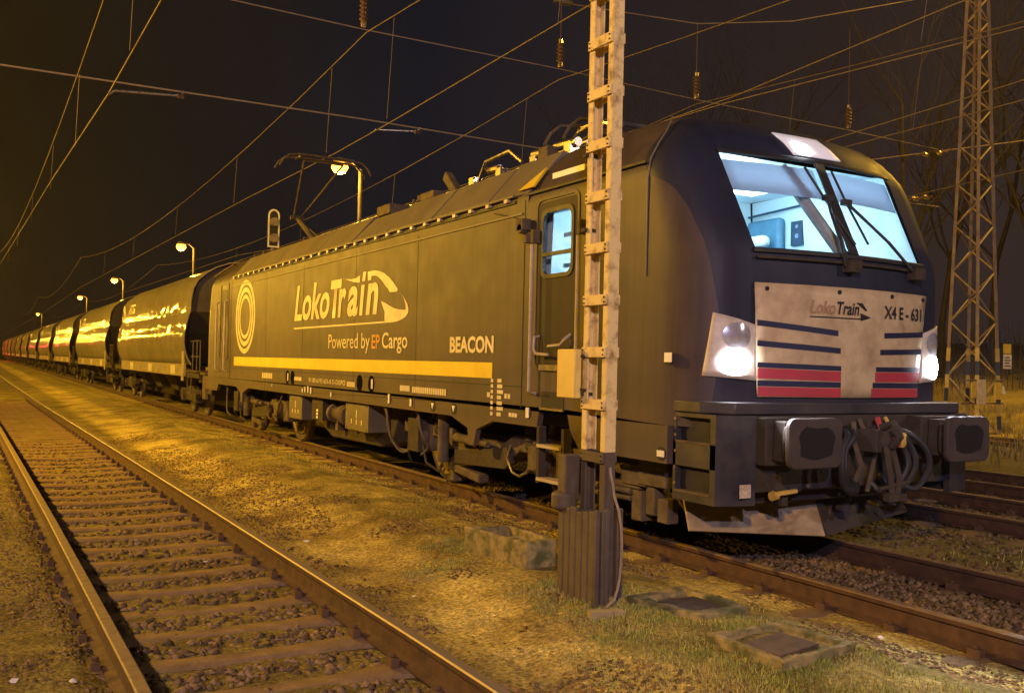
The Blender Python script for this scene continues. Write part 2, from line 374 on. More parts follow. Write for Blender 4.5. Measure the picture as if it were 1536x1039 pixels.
def sleeper_mesh():
    mb = MB(); L_ = 1.25
    xs = [-L_, -1.0, -.7, -.35, 0, .35, .7, 1.0, L_]; hs = [.0, .012, .0, -.02, -.026, -.02, .0, .012, 0]; ws = [.13, .14, .135, .115, .105, .115, .135, .14, .13]
    rows = [[(x, -w, -.30), (x, -w+.02, -.19+h), (x, -.06, -.172+h), (x, .06, -.172+h), (x, w-.02, -.19+h), (x, w, -.30)] for x, h, w in zip(xs, hs, ws)]
    mb.grid(rows); mb.add([rows[0][i] for i in range(6)], [(0, 1, 2, 3, 4, 5)]); mb.add([rows[-1][i] for i in range(6)], [(5, 4, 3, 2, 1, 0)])
    mb.cur = 1
    for s_ in (-.75, .75):
        for q in (-.105, .105):
            mb.cbox((s_+q, 0, -.145), (.05, .09, .05)); mb.lathe([(.012, -.14), (.012, -.095), (.02, -.095), (.018, -.08)], (s_+q, 0, -.02), n=6)
    return mb
def track(label, xf, ys, sleep, top, gauge=1.507):
    t = thing('railway_track', label, 'railway track', (float(xf(np.array(0.))), 0, 0), 'railway tracks of the yard')
    for s_, tp in ((-gauge/2, DULL), (gauge/2, top)): rail([(float(xf(np.array(y)))+s_, y) for y in ys], t, tp)
    o = sleeper_mesh().build('sleeper', [CONC, CLIP], t, smooth=30)
    o.data.transform(Matrix.Translation(wl(t)))
    for i, y in enumerate(sleep):
        c = o if i == 0 else o.copy()
        if i: COL.objects.link(c); c.parent = t
        c.location = (float(xf(np.array(y)))-t.location.x, y, rnd.uniform(-.012, .006)); c.rotation_euler = (0, 0, rnd.uniform(-.025, .025))
    return t
ynear = [-30, -4, 0, 3, 5, 8, 11, 14, 17, 20, 24, 30, 38, 48, 67, 100, 200, 600]
track('rusty track nearest the camera, left of the train, with worn concrete sleepers', track_x, ynear, [-3.5+.6*i for i in range(62)], STEEL)
track('track the locomotive and the hopper wagons stand on', lambda y: y*0., [-40, -5, 5, 20, 60, 150, 600], [-5+.62*i for i in range(60)], DULL)
track('track just beyond the locomotive, first one on its right side', lambda y: 4.33+y*0, [-60, 0, 30, 100, 600], [-7+.62*i for i in range(45)], STEEL)
track('outermost track, along the edge of the dry grass on the right', lambda y: 7.28+y*0, [-60, 0, 30, 100, 600], [-7+.62*i for i in range(40)], STEEL, 1.45)
track('distant track beyond the dry grass strip on the right', lambda y: 15.4+y*0, [-60, 0, 30, 100, 600], [0+.62*i for i in range(40)], DULL)
# ------------------------------------------------------------------ locomotive
LY = 9.49; LEN = 18.98
def livery():
    M = bpy.data.materials.new('loco_paint'); M.use_nodes = True
    n = M.node_tree.nodes; l = M.node_tree.links; b = n['Principled BSDF']; b.inputs['Specular IOR Level'].default_value = .22
    t = n.new('ShaderNodeTexCoord'); sp = n.new('ShaderNodeSeparateXYZ'); l.new(t.outputs['Object'], sp.inputs[0])
    # black front mask: a painted line that curves over the cab side
    ab = n.new('ShaderNodeMath'); ab.operation = 'ABSOLUTE'; l.new(sp.outputs[1], ab.inputs[0])
    zz = n.new('ShaderNodeMapRange'); zz.inputs[1].default_value = 1.0; zz.inputs[2].default_value = 4.0; l.new(sp.outputs[2], zz.inputs[0])
    fc = n.new('ShaderNodeFloatCurve'); c = fc.mapping.curves[0]
    pts = [(1.0, .70), (2.45, .70), (2.67, .80), (3.0, 1.02), (3.18, 1.30), (3.28, 1.36), (3.45, 1.40), (4.0, 1.62)]
    while len(c.points) < len(pts): c.points.new(.5, .5)
    for p, (z, y) in zip(c.points, pts): p.location = ((z-1)/3, y/2); p.handle_type = 'AUTO'
    fc.mapping.update(); l.new(zz.outputs[0], fc.inputs[1])
    m2 = n.new('ShaderNodeMath'); m2.operation = 'MULTIPLY_ADD'; m2.inputs[1].default_value = 2; l.new(fc.outputs[0], m2.inputs[0]); l.new(ab.outputs[0], m2.inputs[2])
    gt = n.new('ShaderNodeMath'); gt.operation = 'GREATER_THAN'; gt.inputs[1].default_value = LY; l.new(m2.outputs[0], gt.inputs[0])
    a = n.new('ShaderNodeTexNoise'); a.inputs['Scale'].default_value = 1.1; a.inputs['Detail'].default_value = 8; a.inputs['Roughness'].default_value = .6
    mp = n.new('ShaderNodeMapping'); mp.inputs['Scale'].default_value = (1, .45, 1.6); l.new(t.outputs['Object'], mp.inputs[0]); l.new(mp.outputs[0], a.inputs['Vector'])
    r = n.new('ShaderNodeValToRGB'); r.color_ramp.elements[0].position = .3; r.color_ramp.elements[0].color = (.046, .035, .038, 1); r.color_ramp.elements[1].position = .72; r.color_ramp.elements[1].color = (.074, .054, .050, 1)
    l.new(a.outputs[0], r.inputs[0])
    mx = n.new('ShaderNodeMix'); mx.data_type = 'RGBA'; l.new(gt.outputs[0], mx.inputs[0]); l.new(r.outputs[0], mx.inputs[6]); mx.inputs[7].default_value = (.019, .021, .038, 1)  # navy tint puts the headlight flare into the mask's black
    # road dirt thrown up on the sill
    dz = n.new('ShaderNodeMapRange'); dz.inputs[1].default_value = 1.5; dz.inputs[2].default_value = .8; l.new(sp.outputs[2], dz.inputs[0])
    dm = n.new('ShaderNodeMath'); dm.operation = 'MULTIPLY'; l.new(dz.outputs[0], dm.inputs[0]); l.new(a.outputs[0], dm.inputs[1])
    st = n.new('ShaderNodeTexNoise'); st.inputs['Scale'].default_value = 5.; st.inputs['Detail'].default_value = 6; st.inputs['Roughness'].default_value = .7
    mp2 = n.new('ShaderNodeMapping'); mp2.inputs['Scale'].default_value = (1, 1.6, .10); l.new(t.outputs['Object'], mp2.inputs[0]); l.new(mp2.outputs[0], st.inputs['Vector'])
    sr = n.new('ShaderNodeMapRange'); sr.inputs[1].default_value = .35; sr.inputs[2].default_value = .72; sr.inputs[3].default_value = .84; sr.inputs[4].default_value = 1.22; l.new(st.outputs[0], sr.inputs[0])
    sv = n.new('ShaderNodeVectorMath'); sv.operation = 'SCALE'; l.new(mx.outputs[2], sv.inputs[0]); l.new(sr.outputs[0], sv.inputs[3])
    m3 = n.new('ShaderNodeMix'); m3.data_type = 'RGBA'; l.new(dm.outputs[0], m3.inputs[0]); l.new(sv.outputs[0], m3.inputs[6]); m3.inputs[7].default_value = (.12, .09, .06, 1)
    l.new(m3.outputs[2], b.inputs['Base Color'])
    a2 = n.new('ShaderNodeTexNoise'); a2.inputs['Scale'].default_value = 3.5; a2.inputs['Detail'].default_value = 6; l.new(t.outputs['Object'], a2.inputs['Vector'])
    rr = n.new('ShaderNodeMapRange'); rr.inputs[1].default_value = .3; rr.inputs[2].default_value = .7; rr.inputs[3].default_value = .47; rr.inputs[4].default_value = .55; l.new(a2.outputs[0], rr.inputs[0]); l.new(rr.outputs[0], b.inputs['Roughness'])
    wv = n.new('ShaderNodeTexNoise'); wv.inputs['Scale'].default_value = .9; wv.inputs['Detail'].default_value = 2; l.new(t.outputs['Object'], wv.inputs['Vector'])
    bp = n.new('ShaderNodeBump'); bp.inputs['Strength'].default_value = .07; bp.inputs['Distance'].default_value = .015; l.new(wv.outputs[0], bp.inputs['Height']); l.new(bp.outputs[0], b.inputs['Normal'])
    return M
PAINT = livery()
BLACK = mat('black_trim', (.016, .016, .02), .55, spec=.2, col2=(.03, .028, .026))
SHEET = mat('roof_sheet', (.12, .105, .085), .55, spec=.25, col2=(.16, .135, .10), nscale=2.2)
CREAM = mat('cream_vinyl', (.62, .55, .40), .5, col2=(.46, .39, .26), nscale=5)
YELLOW = mat('yellow_stripe', (.66, .50, .03), .55, col2=(.56, .41, .03), nscale=3)
WHITEP = mat('white_vinyl', (.75, .72, .64), .5, col2=(.58, .54, .45), nscale=7)
CHROME = mat('bright_steel', (.50, .46, .41), .28, .9, col2=(.42, .37, .30), nscale=12)
GRIME = mat('grimy_steel', (.062, .049, .033), .8, .0, spec=.2, col2=(.038, .030, .022), nscale=7, bump=.3, bscale=30)
GRIME2 = mat('dusty_steel', (.13, .10, .062), .8, .0, spec=.2, col2=(.055, .042, .028), nscale=6, bump=.3, bscale=30)
RAILP = mat('handrail_paint', (.45, .38, .29), .4, col2=(.32, .26, .18), nscale=10)
RUBBER = mat('black_rubber', (.018, .018, .019), .6)
loco = thing('locomotive', 'dark grey electric locomotive with a yellow side stripe, lit cab and lit headlights', 'locomotive', (0, LY, 0))
TAB = dict(z=[.8, 1.31, 2.30, 2.50, 3.33, 3.42, 3.5, 3.6, 3.7, 3.78, 3.84, 3.88],
           yf=[.50, .45, .44, .45, .86, .915, .97, 1.07, 1.24, 1.45, 1.85, 2.3],
           w=[1.0, 1.0, 1.0, .99, 1.03, 1.00, .97, .90, .80, .66, .48, .30],
           ys=[1.25, 1.25, 1.25, 1.25, 1.36, 1.42, 1.50, 1.62, 1.85, 2.1, 2.4, 2.7],
           hw=[1.5, 1.5, 1.5, 1.5, 1.425, 1.36, 1.28, 1.18, 1.06, .92, .74, .5])
ZS = [1.1, 1.31, 1.5, 1.8, 2.05, 2.3, 2.41, 2.5, 2.7, 2.9, 3.02, 3.15, 3.25, 3.33, 3.42, 3.5, 3.56, 3.62, 3.67, 3.72, 3.76, 3.8, 3.83, 3.86, 3.88]
def prm(z): return [float(np.interp(z, TAB['z'], TAB[k])) if k != 'hw' else (1.5 if z <= 3.2 else float(np.interp(z, [3.2]+TAB['z'][4:], [1.5]+TAB['hw'][4:]))) for k in ('yf', 'w', 'ys', 'hw')]
BOW, NP = .12, 2.4
def front_y(x, z, d=0.):
    yf, w, ys, hw = prm(z); ax = min(abs(x), hw-.001)
    if ax <= w: y = yf+BOW*(ax/w)**2
    else: a = math.asin(((ax-w)/(hw-w))**(NP/2)); y = yf+BOW+(ys-yf-BOW)*(1-math.cos(a)**(2/NP))
    return y-d
FT = [-1, -.98, -.8, -.6, -.4, -.2, -.045, .045, .2, .4, .6, .8, .98, 1]
CA = [0, .22, .4, .56, .72, .88, 1.04, 1.2, 1.36, math.pi/2]
def section(z):
    yf, w, ys, hw = prm(z); pts = []
    side = [3.2, 2.90, 2.375]
    for y in side: pts.append((-hw, max(y, ys), z))
    for a in CA[::-1]:
        x = w+(hw-w)*math.sin(a)**(2/NP); y = yf+BOW+(ys-yf-BOW)*(1-math.cos(a)**(2/NP)); pts.append((-x, y, z))
    for t_ in FT[1:-1]: pts.append((t_*w, yf+BOW*t_*t_, z))
    for a in CA:
        x = w+(hw-w)*math.sin(a)**(2/NP); y = yf+BOW+(ys-yf-BOW)*(1-math.cos(a)**(2/NP)); pts.append((x, y, z))
    for y in side[::-1]: pts.append((hw, max(y, ys), z))
    return pts
def cab(mb, holes):
    rows = [section(z) for z in ZS]; n = len(rows[0]); base = len(mb.v)
    vs = [p for r in rows for p in r]; fs = []
    f0 = 3+len(CA)-1      # index of the left end of the front arc
    for i in range(len(ZS)-1):
        for j in range(n-1):
            if holes:
                if 2.5 <= ZS[i] and ZS[i+1] <= 3.33 and f0+1 <= j < f0+len(FT)-2 and j != f0+6: continue
                if 2.41 <= ZS[i] and ZS[i+1] <= 3.02 and j == 1: continue
            fs.append((i*n+j, i*n+j+1, (i+1)*n+j+1, (i+1)*n+j))
    fs.append(tuple((len(ZS)-1)*n+j for j in range(n)))
    L_ = [i*n for i in range(len(ZS)) if ZS[i] >= 3.25]; R_ = [i*n+n-1 for i in range(len(ZS)) if ZS[i] >= 3.25]
    fs.append(tuple(L_+R_[::-1]))
    if not holes: vs = [(-x, LEN-y, z) for x, y, z in vs]
    mb.add(vs, fs)
body = MB(); cab(body, True); cab(body, False)
for s_ in (-1, 1):
    body.box(s_*1.44, s_*1.5, 3.2, LEN-3.2, 1.1, 3.25)
body.prism([(-1.44, 3.25), (-1.40, 3.28), (-1.02, 3.62), (1.02, 3.62), (1.40, 3.28), (1.44, 3.25)], 3.2, LEN-3.2, 'y')
# lower sills with the arches over the bogies
def arc2(cx, cz, r, a0, a1, n=5): return [(cx+r*math.cos(math.radians(a0+(a1-a0)*i/n)), cz+r*math.sin(math.radians(a0+(a1-a0)*i/n))) for i in range(n+1)]
sill = [(.95, 1.1), (.95, .80), (2.2, .80), (2.35, .95), (2.42, 1.145), (2.9, 1.145), (2.95, .95), (3.85, .95)]+[(4.22, .84), (4.28, .66), (4.40, .66), (4.43, .84)]+[(4.85, .95), (LEN-4.85, .95), (LEN-4.43, .84), (LEN-4.40, .66), (LEN-4.28, .66), (LEN-4.22, .84), (LEN-3.85, .95), (LEN-2.2, .95), (LEN-2.05, .80), (LEN-.9, .80), (LEN-.9, 1.1)]
for s_ in (-1, 1): body.prism(sill[::-1], s_*1.5, s_*1.44)
body.build('body', PAINT, loco, smooth=28)
# seams and raised lines on the side
sm = MB()
for y in (3.26, LEN-3.26): sm.box(-1.504, -1.5, y-.006, y+.006, 1.12, 3.2)
for y in (5.9, 8.1, 10.6, 12.9): sm.box(-1.502, -1.5, y-.004, y+.004, .97, 3.12)
sm.box(-1.503, -1.5, 3.28, LEN-3.28, 1.325, 1.337)
sm.build('panel_seam', BLACK, loco, smooth=0)
ln = MB(); ln.box(-1.512, -1.5, 3.3, LEN-3.3, 3.055, 3.075); ln.build('moulding', SHEET, loco)
ln = MB(); ln.tube([(-.99, 1.60, 3.752), (-1.12, 1.46, 3.66), (-1.24, 1.36, 3.55), (-1.36, 1.30, 3.43), (-1.47, 1.27, 3.27), (-1.505, 1.26, 3.1), (-1.506, 1.26, 2.3)], .008, 6); ln.build('cab_joint', SHEET, loco)
ln = MB(); ln.box(-1.506, -1.49, 1.3, 3.3, 3.235, 3.255); ln.build('gutter_edge', BLACK, loco)
# roof panels: sloping hatches in separate sheets
segs = [(4.12, 5.55), (5.60, 7.0), (7.05, 8.35), (8.40, 10.0), (10.04, 12.4), (12.44, 13.9), (13.94, 14.9), (14.95, 15.70)]
for i, (a, b) in enumerate(segs):
    for s_ in (-1, 1):
        p = MB(); zt = 3.70 if i not in (2,) else 3.66
        p.prism([(s_*1.47, 3.30), (s_*1.46, 3.275), (s_*1.08, zt-.05), (s_*1.05, zt-.05), (s_*1.07, zt), (s_*1.12, zt)], a, b, 'y')
        p.build('roof_panel', SHEET, loco, bevel=.006)
p = MB(); p.prism([(-1.50, 3.26), (-1.47, 3.30), (-1.09, 3.74), (-1.02, 3.72), (-1.4, 3.26)], 3.21, 4.07, 'y'); p.build('roof_panel', SHEET, loco)
p = MB(); p.add([(-1.475, 3.42, 3.31), (-1.475, 3.12, 3.31), (-1.30, 3.16, 3.52), (-1.5, 3.42, 3.31), (-1.5, 3.12, 3.31), (-1.325, 3.16, 3.53)], [(0, 1, 2), (3, 5, 4), (0, 2, 5, 3), (1, 4, 5, 2), (0, 3, 4, 1)]); p.build('roof_wedge', YELLOW, loco, smooth=0)
for s_ in (-1, 1):
    p = MB(); p.box(s_*1.475, s_*1.515, 3.45, LEN-3.45, 3.185, 3.215); p.cur = 2
    p.tube([(s_*1.53, 3.45, 3.255), (s_*1.53, LEN-3.45, 3.255)], .014, 6); p.cur = 1
    for k in range(30): y = 3.6+k*.407; p.cbox((s_*1.52, y, 3.225), (.05, .07, .035))
    p.build('roof_rail', [BLACK, RAILP, SHEET], loco)
# stripe, rings and lettering on the flank
XS = -1.5045
def flat(name, polys, material, x=XS, th=.004, label=None):
    p = MB()
    for q in polys: p.prism(q, x, x+th)
    o = p.build(name, material, loco, smooth=0); return tag(o, label)
flat('stripe', [[(15.35, 1.385), (15.35, 1.565), (3.88, 1.565), (3.88, 1.425 if 0 else 1.40)]], YELLOW, label='long flat yellow stripe')
rg = MB()
for ra, rb in ((.80, .70), (.64, .54), (.48, .40)):
    n_ = 56; c0 = [(14.5+ra*.985*math.cos(2*math.pi*i/n_), 2.38+ra*.93*math.sin(2*math.pi*i/n_)) for i in range(n_)]; c1 = [(14.5+rb*.985*math.cos(2*math.pi*i/n_), 2.38+rb*.93*math.sin(2*math.pi*i/n_)) for i in range(n_)]
    rg.add([(XS, *p_) for p_ in c0+c1], [(i, (i+1) % n_, n_+(i+1) % n_, n_+i) for i in range(n_)])
tag(rg.build('ring_emblem', CREAM, loco, smooth=0), 'three nested cream rings')
ORANGE = mat('orange_vinyl', (.50, .22, .05), .5)
def text(body_, material, fn, parent, w, h, bold=.0, shear=0., name='lettering', align='L'):
    cu = bpy.data.curves.new(name, 'FONT'); cu.body = body_; cu.offset = bold; cu.shear = shear; cu.resolution_u = 3
    to = bpy.data.objects.new(name, cu); m_ = bpy.data.meshes.new_from_object(to); bpy.data.objects.remove(to); bpy.data.curves.remove(cu)
    v = np.empty(len(m_.vertices)*3); m_.vertices.foreach_get('co', v); v = v.reshape(-1, 3)
    a, b = v.min(0), v.max(0); sc = (w/(b[0]-a[0]), h/(b[1]-a[1])); off = wl(parent); out = []
    for p in v:
        q = fn((p[0]-a[0])*sc[0], (p[1]-a[1])*sc[1]); out.append((q[0]-off[0], q[1]-off[1], q[2]-off[2]))
    m_.vertices.foreach_set('co', np.array(out).ravel()); m_.materials.clear(); m_.materials.append(material); m_.name = name; m_.update()
    return link(name, m_, parent, smooth=0)
def side(y0, z0, x=XS): return lambda u, v: (x, y0-u, z0+v)
logo = [text('Loko', CREAM, side(11.07, 2.19), loco, 1.83, .60, .02, .22), text('T', CREAM, side(9.19, 2.19), loco, .50, .575, .045, .18), text('r', CREAM, side(8.84, 2.19), loco, .36, .43, .03, .18), text('a', CREAM, side(8.42, 2.185), loco, .44, .44, .028, .18), text('\u0131', CREAM, side(7.92, 2.19), loco, .19, .43, .04, .18), text('n', CREAM, side(7.66, 2.19), loco, .46, .44, .03, .18)]
flat('train_emblem', [[(7.62, 2.792), (7.41, 2.795), (7.21, 2.776), (7.02, 2.735), (6.83, 2.667), (6.66, 2.58), (6.52, 2.493), (6.53, 2.463), (6.61, 2.457), (6.8, 2.468), (6.86, 2.52), (6.93, 2.55), (7.09, 2.643), (7.2, 2.69), (7.32, 2.721), (7.47, 2.725), (7.49, 2.669), (7.6, 2.669)][::-1],
    [(8.57, 2.754), (8.26, 2.73), (8.1, 2.735), (7.92, 2.765), (7.92, 2.66), (8.17, 2.683)][::-1], [(7.8, 2.80), (7.68, 2.803), (7.72, 2.674), (7.83, 2.670)][::-1],
    [(7.09, 2.359), (6.95, 2.33), (6.81, 2.291), (6.65, 2.25), (6.49, 2.225), (6.3, 2.21), (6.23, 2.212), (6.25, 2.289), (6.32, 2.37), (6.43, 2.45), (6.28, 2.354), (6.2, 2.29), (6.16, 2.232), (6.155, 2.19), (6.18, 2.155), (6.24, 2.12), (6.34, 2.095), (6.5, 2.072), (6.65, 2.063), (6.94, 2.062), (6.95, 2.15), (6.95, 2.208)][::-1],
    [(11.09, 2.083), (11.09, 2.057), (6.94, 2.062), (6.94, 2.084)][::-1]], CREAM)
text('Powered by', CREAM, side(9.24, 1.655), loco, 1.76, .285, .0)
text('EP', ORANGE, side(7.40, 1.72), loco, .30, .19, .015)
text('Cargo', CREAM, side(7.02, 1.655), loco, .86, .28, .01)
text('BEACON', CREAM, side(4.92, 1.665), loco, 1.06, .185, .035)
text('91 80 6193 631-0 D-DISPO', CREAM, side(10.18, 1.18), loco, 1.75, .075, .01)
pl = MB()
def marks(y0, z0, n_, w, h, gap):
    for i in range(n_): pl.box(XS, XS+.003, y0-i*gap-w, y0-i*gap, z0, z0+h)
marks(13.07, 1.18, 6, .09, .10, .12); marks(11.0, 1.19, 7, .05, .06, .06); marks(8.35, 1.17, 6, .04, .07, .055)
marks(6.36, 1.18, 7, .035, .07, .045); marks(5.97, 1.17, 16, .045, .075, .062)
for i in range(7): marks(3.90, 1.36-i*.058, 1, .05, .035, .1); marks(3.76, 1.36-i*.058, 1, .09+.02*(i % 3), .038, .1)
marks(3.98, 1.20, 1, .06, .05, .1); marks(3.60, 1.20, 2, .05, .05, .07); marks(3.5, 1.02, 3, .05, .04, .06)
pl.build('stencil_mark', CREAM, loco, smooth=0)
pw = MB()
for y, z, w, h in ((12.35, 1.04, .03, .05), (10.50, 1.0, .05, .07), (10.36, 1.01, .05, .09), (10.2, 1.01, .05, .11), (10.05, 1.0, .06, .10), (9.05, .99, .05, .07), (6.72, 1.0, .05, .12), (6.0, 1.0, .05, .09), (3.12, 1.03, .06, .10), (1.02, .85, .09, .05), (.95, 1.60, .09, .075)):
    pw = MB(); pw.cur = 1; pw.lathe([(max(w, h)*.62, 0), (max(w, h)*.62, .004)], (-1.5045, y, z+h/2), 'x', 14); pw.cur = 0; pw.box(-1.511, -1.505, y-w/2, y+w/2, z, z+h); pw.build('sign_plate', [WHITEP, BLACK], loco, smooth=0)
for y, z in ((5.35, .99), (4.78, .985)):
    pw = MB(); pw.cur = 1; pw.lathe([(.07, 0), (.07, .004)], (-1.5045, y, z+.045), 'x', 14); pw.cur = 0; pw.prism([(y-.04, z+.08), (y+.04, z+.08), (y, z+.01)], -1.511, -1.505); pw.build('sign_plate', [WHITEP, BLACK], loco, smooth=0)
for y, bright in ((11.40, 1), (11.10, 0), (7.84, 0), (7.38, 1)):
    p = MB(); p.lathe([(.115, -.004), (.115, .0)], (-1.501, y, 1.235), 'x', 20); p.cur = 1
    if bright: p.box(-1.511, -1.506, y-.07, y-.01, 1.17, 1.30)
    p.build('filler_port', [mat('port_shadow', (.008, .008, .008), 1., spec=0., rvar=0), CREAM], loco)
# cab door with its window, rails, steps
d = MB()
def rrect(y0, y1, z0, z1, r, n_=4):
    return arc2(y1-r, z1-r, r, 0, 90, n_)+arc2(y0+r, z1-r, r, 90, 180, n_)+arc2(y0+r, z0+r, r, 180, 270, n_)+arc2(y1-r, z0+r, r, 270, 360, n_)
def ring(mb, A, B, x0, x1):
    n_ = len(A); vs = [(x0, *p_) for p_ in A]+[(x0, *p_) for p_ in B]+[(x1, *p_) for p_ in A]+[(x1, *p_) for p_ in B]; fs = []
    for i in range(n_):
        j = (i+1) % n_; fs += [(i, j, n_+j, n_+i), (2*n_+i, 3*n_+i, 3*n_+j, 2*n_+j), (i, 2*n_+i, 2*n_+j, j), (n_+i, n_+j, 3*n_+j, 3*n_+i)]
    mb.add(vs, fs)
ring(d, rrect(2.26, 3.03, 1.50, 3.17, .09), rrect(2.29, 3.00, 1.53, 3.14, .075), -1.51, -1.49)
d.cur = 1; d.box(-1.5035, -1.5, 2.30, 2.99, 1.54, 2.40); d.box(-1.5035, -1.5, 2.90, 2.99, 2.40, 3.12); d.box(-1.5035, -1.5, 2.30, 2.37, 2.40, 3.12); d.box(-1.5035, -1.5, 2.37, 2.90, 3.03, 3.12)
door = d.build('door', [PAINT, mat('door_recess_shadow', (.022, .018, .018), .6, spec=.15, col2=(.04, .03, .026), nscale=2.5)], loco, smooth=30)  # dark panel colour paints in the shadow of the door recess
d = MB(); ring(d, rrect(2.345, 2.93, 2.38, 3.05, .10), rrect(2.385, 2.885, 2.42, 3.01, .08), -1.515, -1.48); d.box(-1.516, -1.485, 2.385, 2.885, 2.595, 2.63); d.build('window_frame', RUBBER, door, smooth=30)
d = MB(); d.box(-1.497, -1.493, 2.38, 2.89, 2.415, 3.015); d.build('window_pane', glass('clear_glass', (.93, .97, .98)), door, smooth=0)
d = MB(); d.tube([(-1.50, 2.93, 1.83), (-1.56, 2.93, 1.82), (-1.57, 2.92, 1.70), (-1.57, 2.88, 1.66), (-1.57, 2.66, 1.65)], .014, 6); d.tube([(-1.57, 2.66, 1.73), (-1.57, 2.45, 1.74), (-1.57, 2.38, 1.79), (-1.50, 2.38, 1.84)], .014, 6); d.build('door_handle', RAILP, door)
d = MB(); d.box(-1.525, -1.49, 2.42, 2.90, 1.50, 1.555); d.build('door_sill', CHROME, door)
for y in (2.17, 2.985):
    for yy, zz0 in ((y, 1.27),):
        d = MB(); d.tube([(-1.5, yy, zz0), (-1.575, yy, zz0+.02), (-1.575, yy, 2.72)], .019, 8); d.cur = 1; d.cbox((-1.54, yy, 2.80), (.08, .05, .13)); d.build('handrail', [RAILP, GRIME2], loco)
for y in (LEN-2.17, LEN-2.985): d = MB(); d.tube([(-1.5, y, 1.25), (-1.575, y, 1.28), (-1.575, y, 2.75), (-1.5, y, 2.8)], .02, 8); d.build('handrail', RAILP, loco)
d = MB(); ring(d, rrect(LEN-3.03, LEN-2.26, 1.50, 3.17, .09), rrect(LEN-3.00, LEN-2.29, 1.53, 3.14, .075), -1.51, -1.49); d.cur = 1; d.box(-1.506, -1.50, LEN-2.9, LEN-2.36, 2.41, 3.02); d.build('door', [PAINT, BLACK], loco, smooth=30)
d = MB(); d.box(-1.505, -1.40, 2.47, 2.87, 1.145, 1.30); d.cur = 1; d.box(-1.52, -1.45, 2.46, 2.88, 1.125, 1.145); d.build('step_recess', [BLACK, CHROME], loco, smooth=0)
d = MB()
for y in (2.40, 2.84): d.box(-1.55, -1.47, y-.022, y+.022, .43, .97)
d.cur = 1
for z in (.475, .79): d.box(-1.575, -1.44, 2.42, 2.82, z-.018, z+.012)
d.build('boarding_ladder', [GRIME, RAILP], loco)
d = MB(); d.cbox((-1.57, 3.17, 2.93), (.10, .13, .11)); d.lathe([(.045, 0), (.05, .03), (.05, .07), (.03, .10)], (-1.62, 3.17, 2.89), 'x', 10); d.cbox((-1.53, 3.16, 2.80), (.06, .06, .09)); d.tube([(-1.5, 2.96, 2.93), (-1.51, 3.9, 3.14)], .006, 4); d.build('horn', GRIME2, loco)

# windshield, pillar, wipers, lamps on the face
def patch(name, quads, material, d0, parent, nu=14, nv=6, th=.006, smooth=40, mi=None):
    p = MB()
    for k, q in enumerate(quads):
        if mi: p.cur = mi[k]
        (xa, za), (xb, zb), (xc, zc), (xd, zd) = q     # TL TR BR BL
        for dd in (d0,):
            rows = []
            for i in range(nv+1):
                v = i/nv; row = []
                for j in range(nu+1):
                    u = j/nu; x = (xa*(1-u)+xb*u)*(1-v)+(xd*(1-u)+xc*u)*v; z = (za*(1-u)+zb*u)*(1-v)+(zd*(1-u)+zc*u)*v
                    row.append((x, front_y(x, z, dd), z))
                rows.append(row)
            p.grid(rows)
    o = p.build(name, material, parent, smooth=smooth, fix=False)
    if th: q_ = o.modifiers.new('solid', 'SOLIDIFY'); q_.thickness = th; q_.offset = 0
    return o
GL = glass('windscreen_glass', (.90, .96, .97), 1.4)
patch('windscreen', [((-1.008, 3.325), (-.045, 3.325), (-.045, 2.505), (-.975, 2.505)), ((.045, 3.325), (1.008, 3.325), (.975, 2.505), (.045, 2.505))], GL, .004, loco, 20, 10, 0)
patch('windscreen_frame', [((-1.03, 3.36), (1.03, 3.36), (1.03, 3.325), (-1.03, 3.325)), ((-1.0, 2.51), (1.0, 2.51), (1.0, 2.475), (-1.0, 2.475)), ((-.05, 3.34), (.05, 3.34), (.05, 2.49), (-.05, 2.49))], RUBBER, .012, loco, 20, 6, .016)
def fp(x, z, d_): return (x, front_y(x, z, d_), z)
for pts, bl in (([(-.16, 2.40), (-.165, 2.62), (-.145, 2.86), (-.12, 3.0)], [(-.215, 3.27), (-.12, 2.98), (.03, 2.60)]), ([(.72, 2.43), (.46, 2.66), (.09, 2.98)], [(-.02 if 0 else .10, 3.27), (.13, 2.98), (.20, 2.62)])):
    p = MB(); p.tube([fp(x, z, .06) for x, z in pts], .011, 6); p.tube([fp(x+.035, z, .055) for x, z in pts], .008, 6); p.cbox(fp(pts[-1][0]+.02, pts[-1][1], .05), (.09, .05, .05)); p.tube([fp(x, z, .035) for x, z in bl], .011, 6)
    p.cur = 1; p.cbox(fp(pts[0][0]+.08, 2.41, .05), (.13, .09, .10)); p.build('wiper', [RUBBER, GRIME], loco)
p = MB()
rows = []
for z, dx in ((2.445, 0), (2.425, 0)): rows.append([fp(-.98+1.96*i/20, z, .014) for i in range(21)])
p.grid(rows); p.build('grab_line', GRIME, loco, fix=False).modifiers.new('s', 'SOLIDIFY').thickness = .02
LAMPH = mat('lamp_housing', (.55, .50, .43), .45, col2=(.40, .34, .26), nscale=9)
LENS = mat('frosted_reflector', (.62, .62, .64), .18, .55, col2=(.4, .4, .42), nscale=20)
HOT = emis('headlight_bulb', (.88, .88, 1.0), 55.)
HOT2 = emis('marker_bulb', (.85, .88, 1.0), 34.)
def disc(mb, cx, cz, rx, rz, d0, n_=20, dome=.02):
    c = fp(cx, cz, d0+dome); vs = [c]
    for f in (.55, 1.):
        for i in range(n_):
            a = 2*math.pi*i/n_; x, z = cx+rx*f*math.cos(a), cz+rz*f*math.sin(a); vs.append(fp(x, z, d0+dome*(1-f*f)))
    fs = [(0, 1+i, 1+(i+1) % n_) for i in range(n_)]+[(1+i, 1+n_+i, 1+n_+(i+1) % n_, 1+(i+1) % n_) for i in range(n_)]
    mb.add(vs, fs)
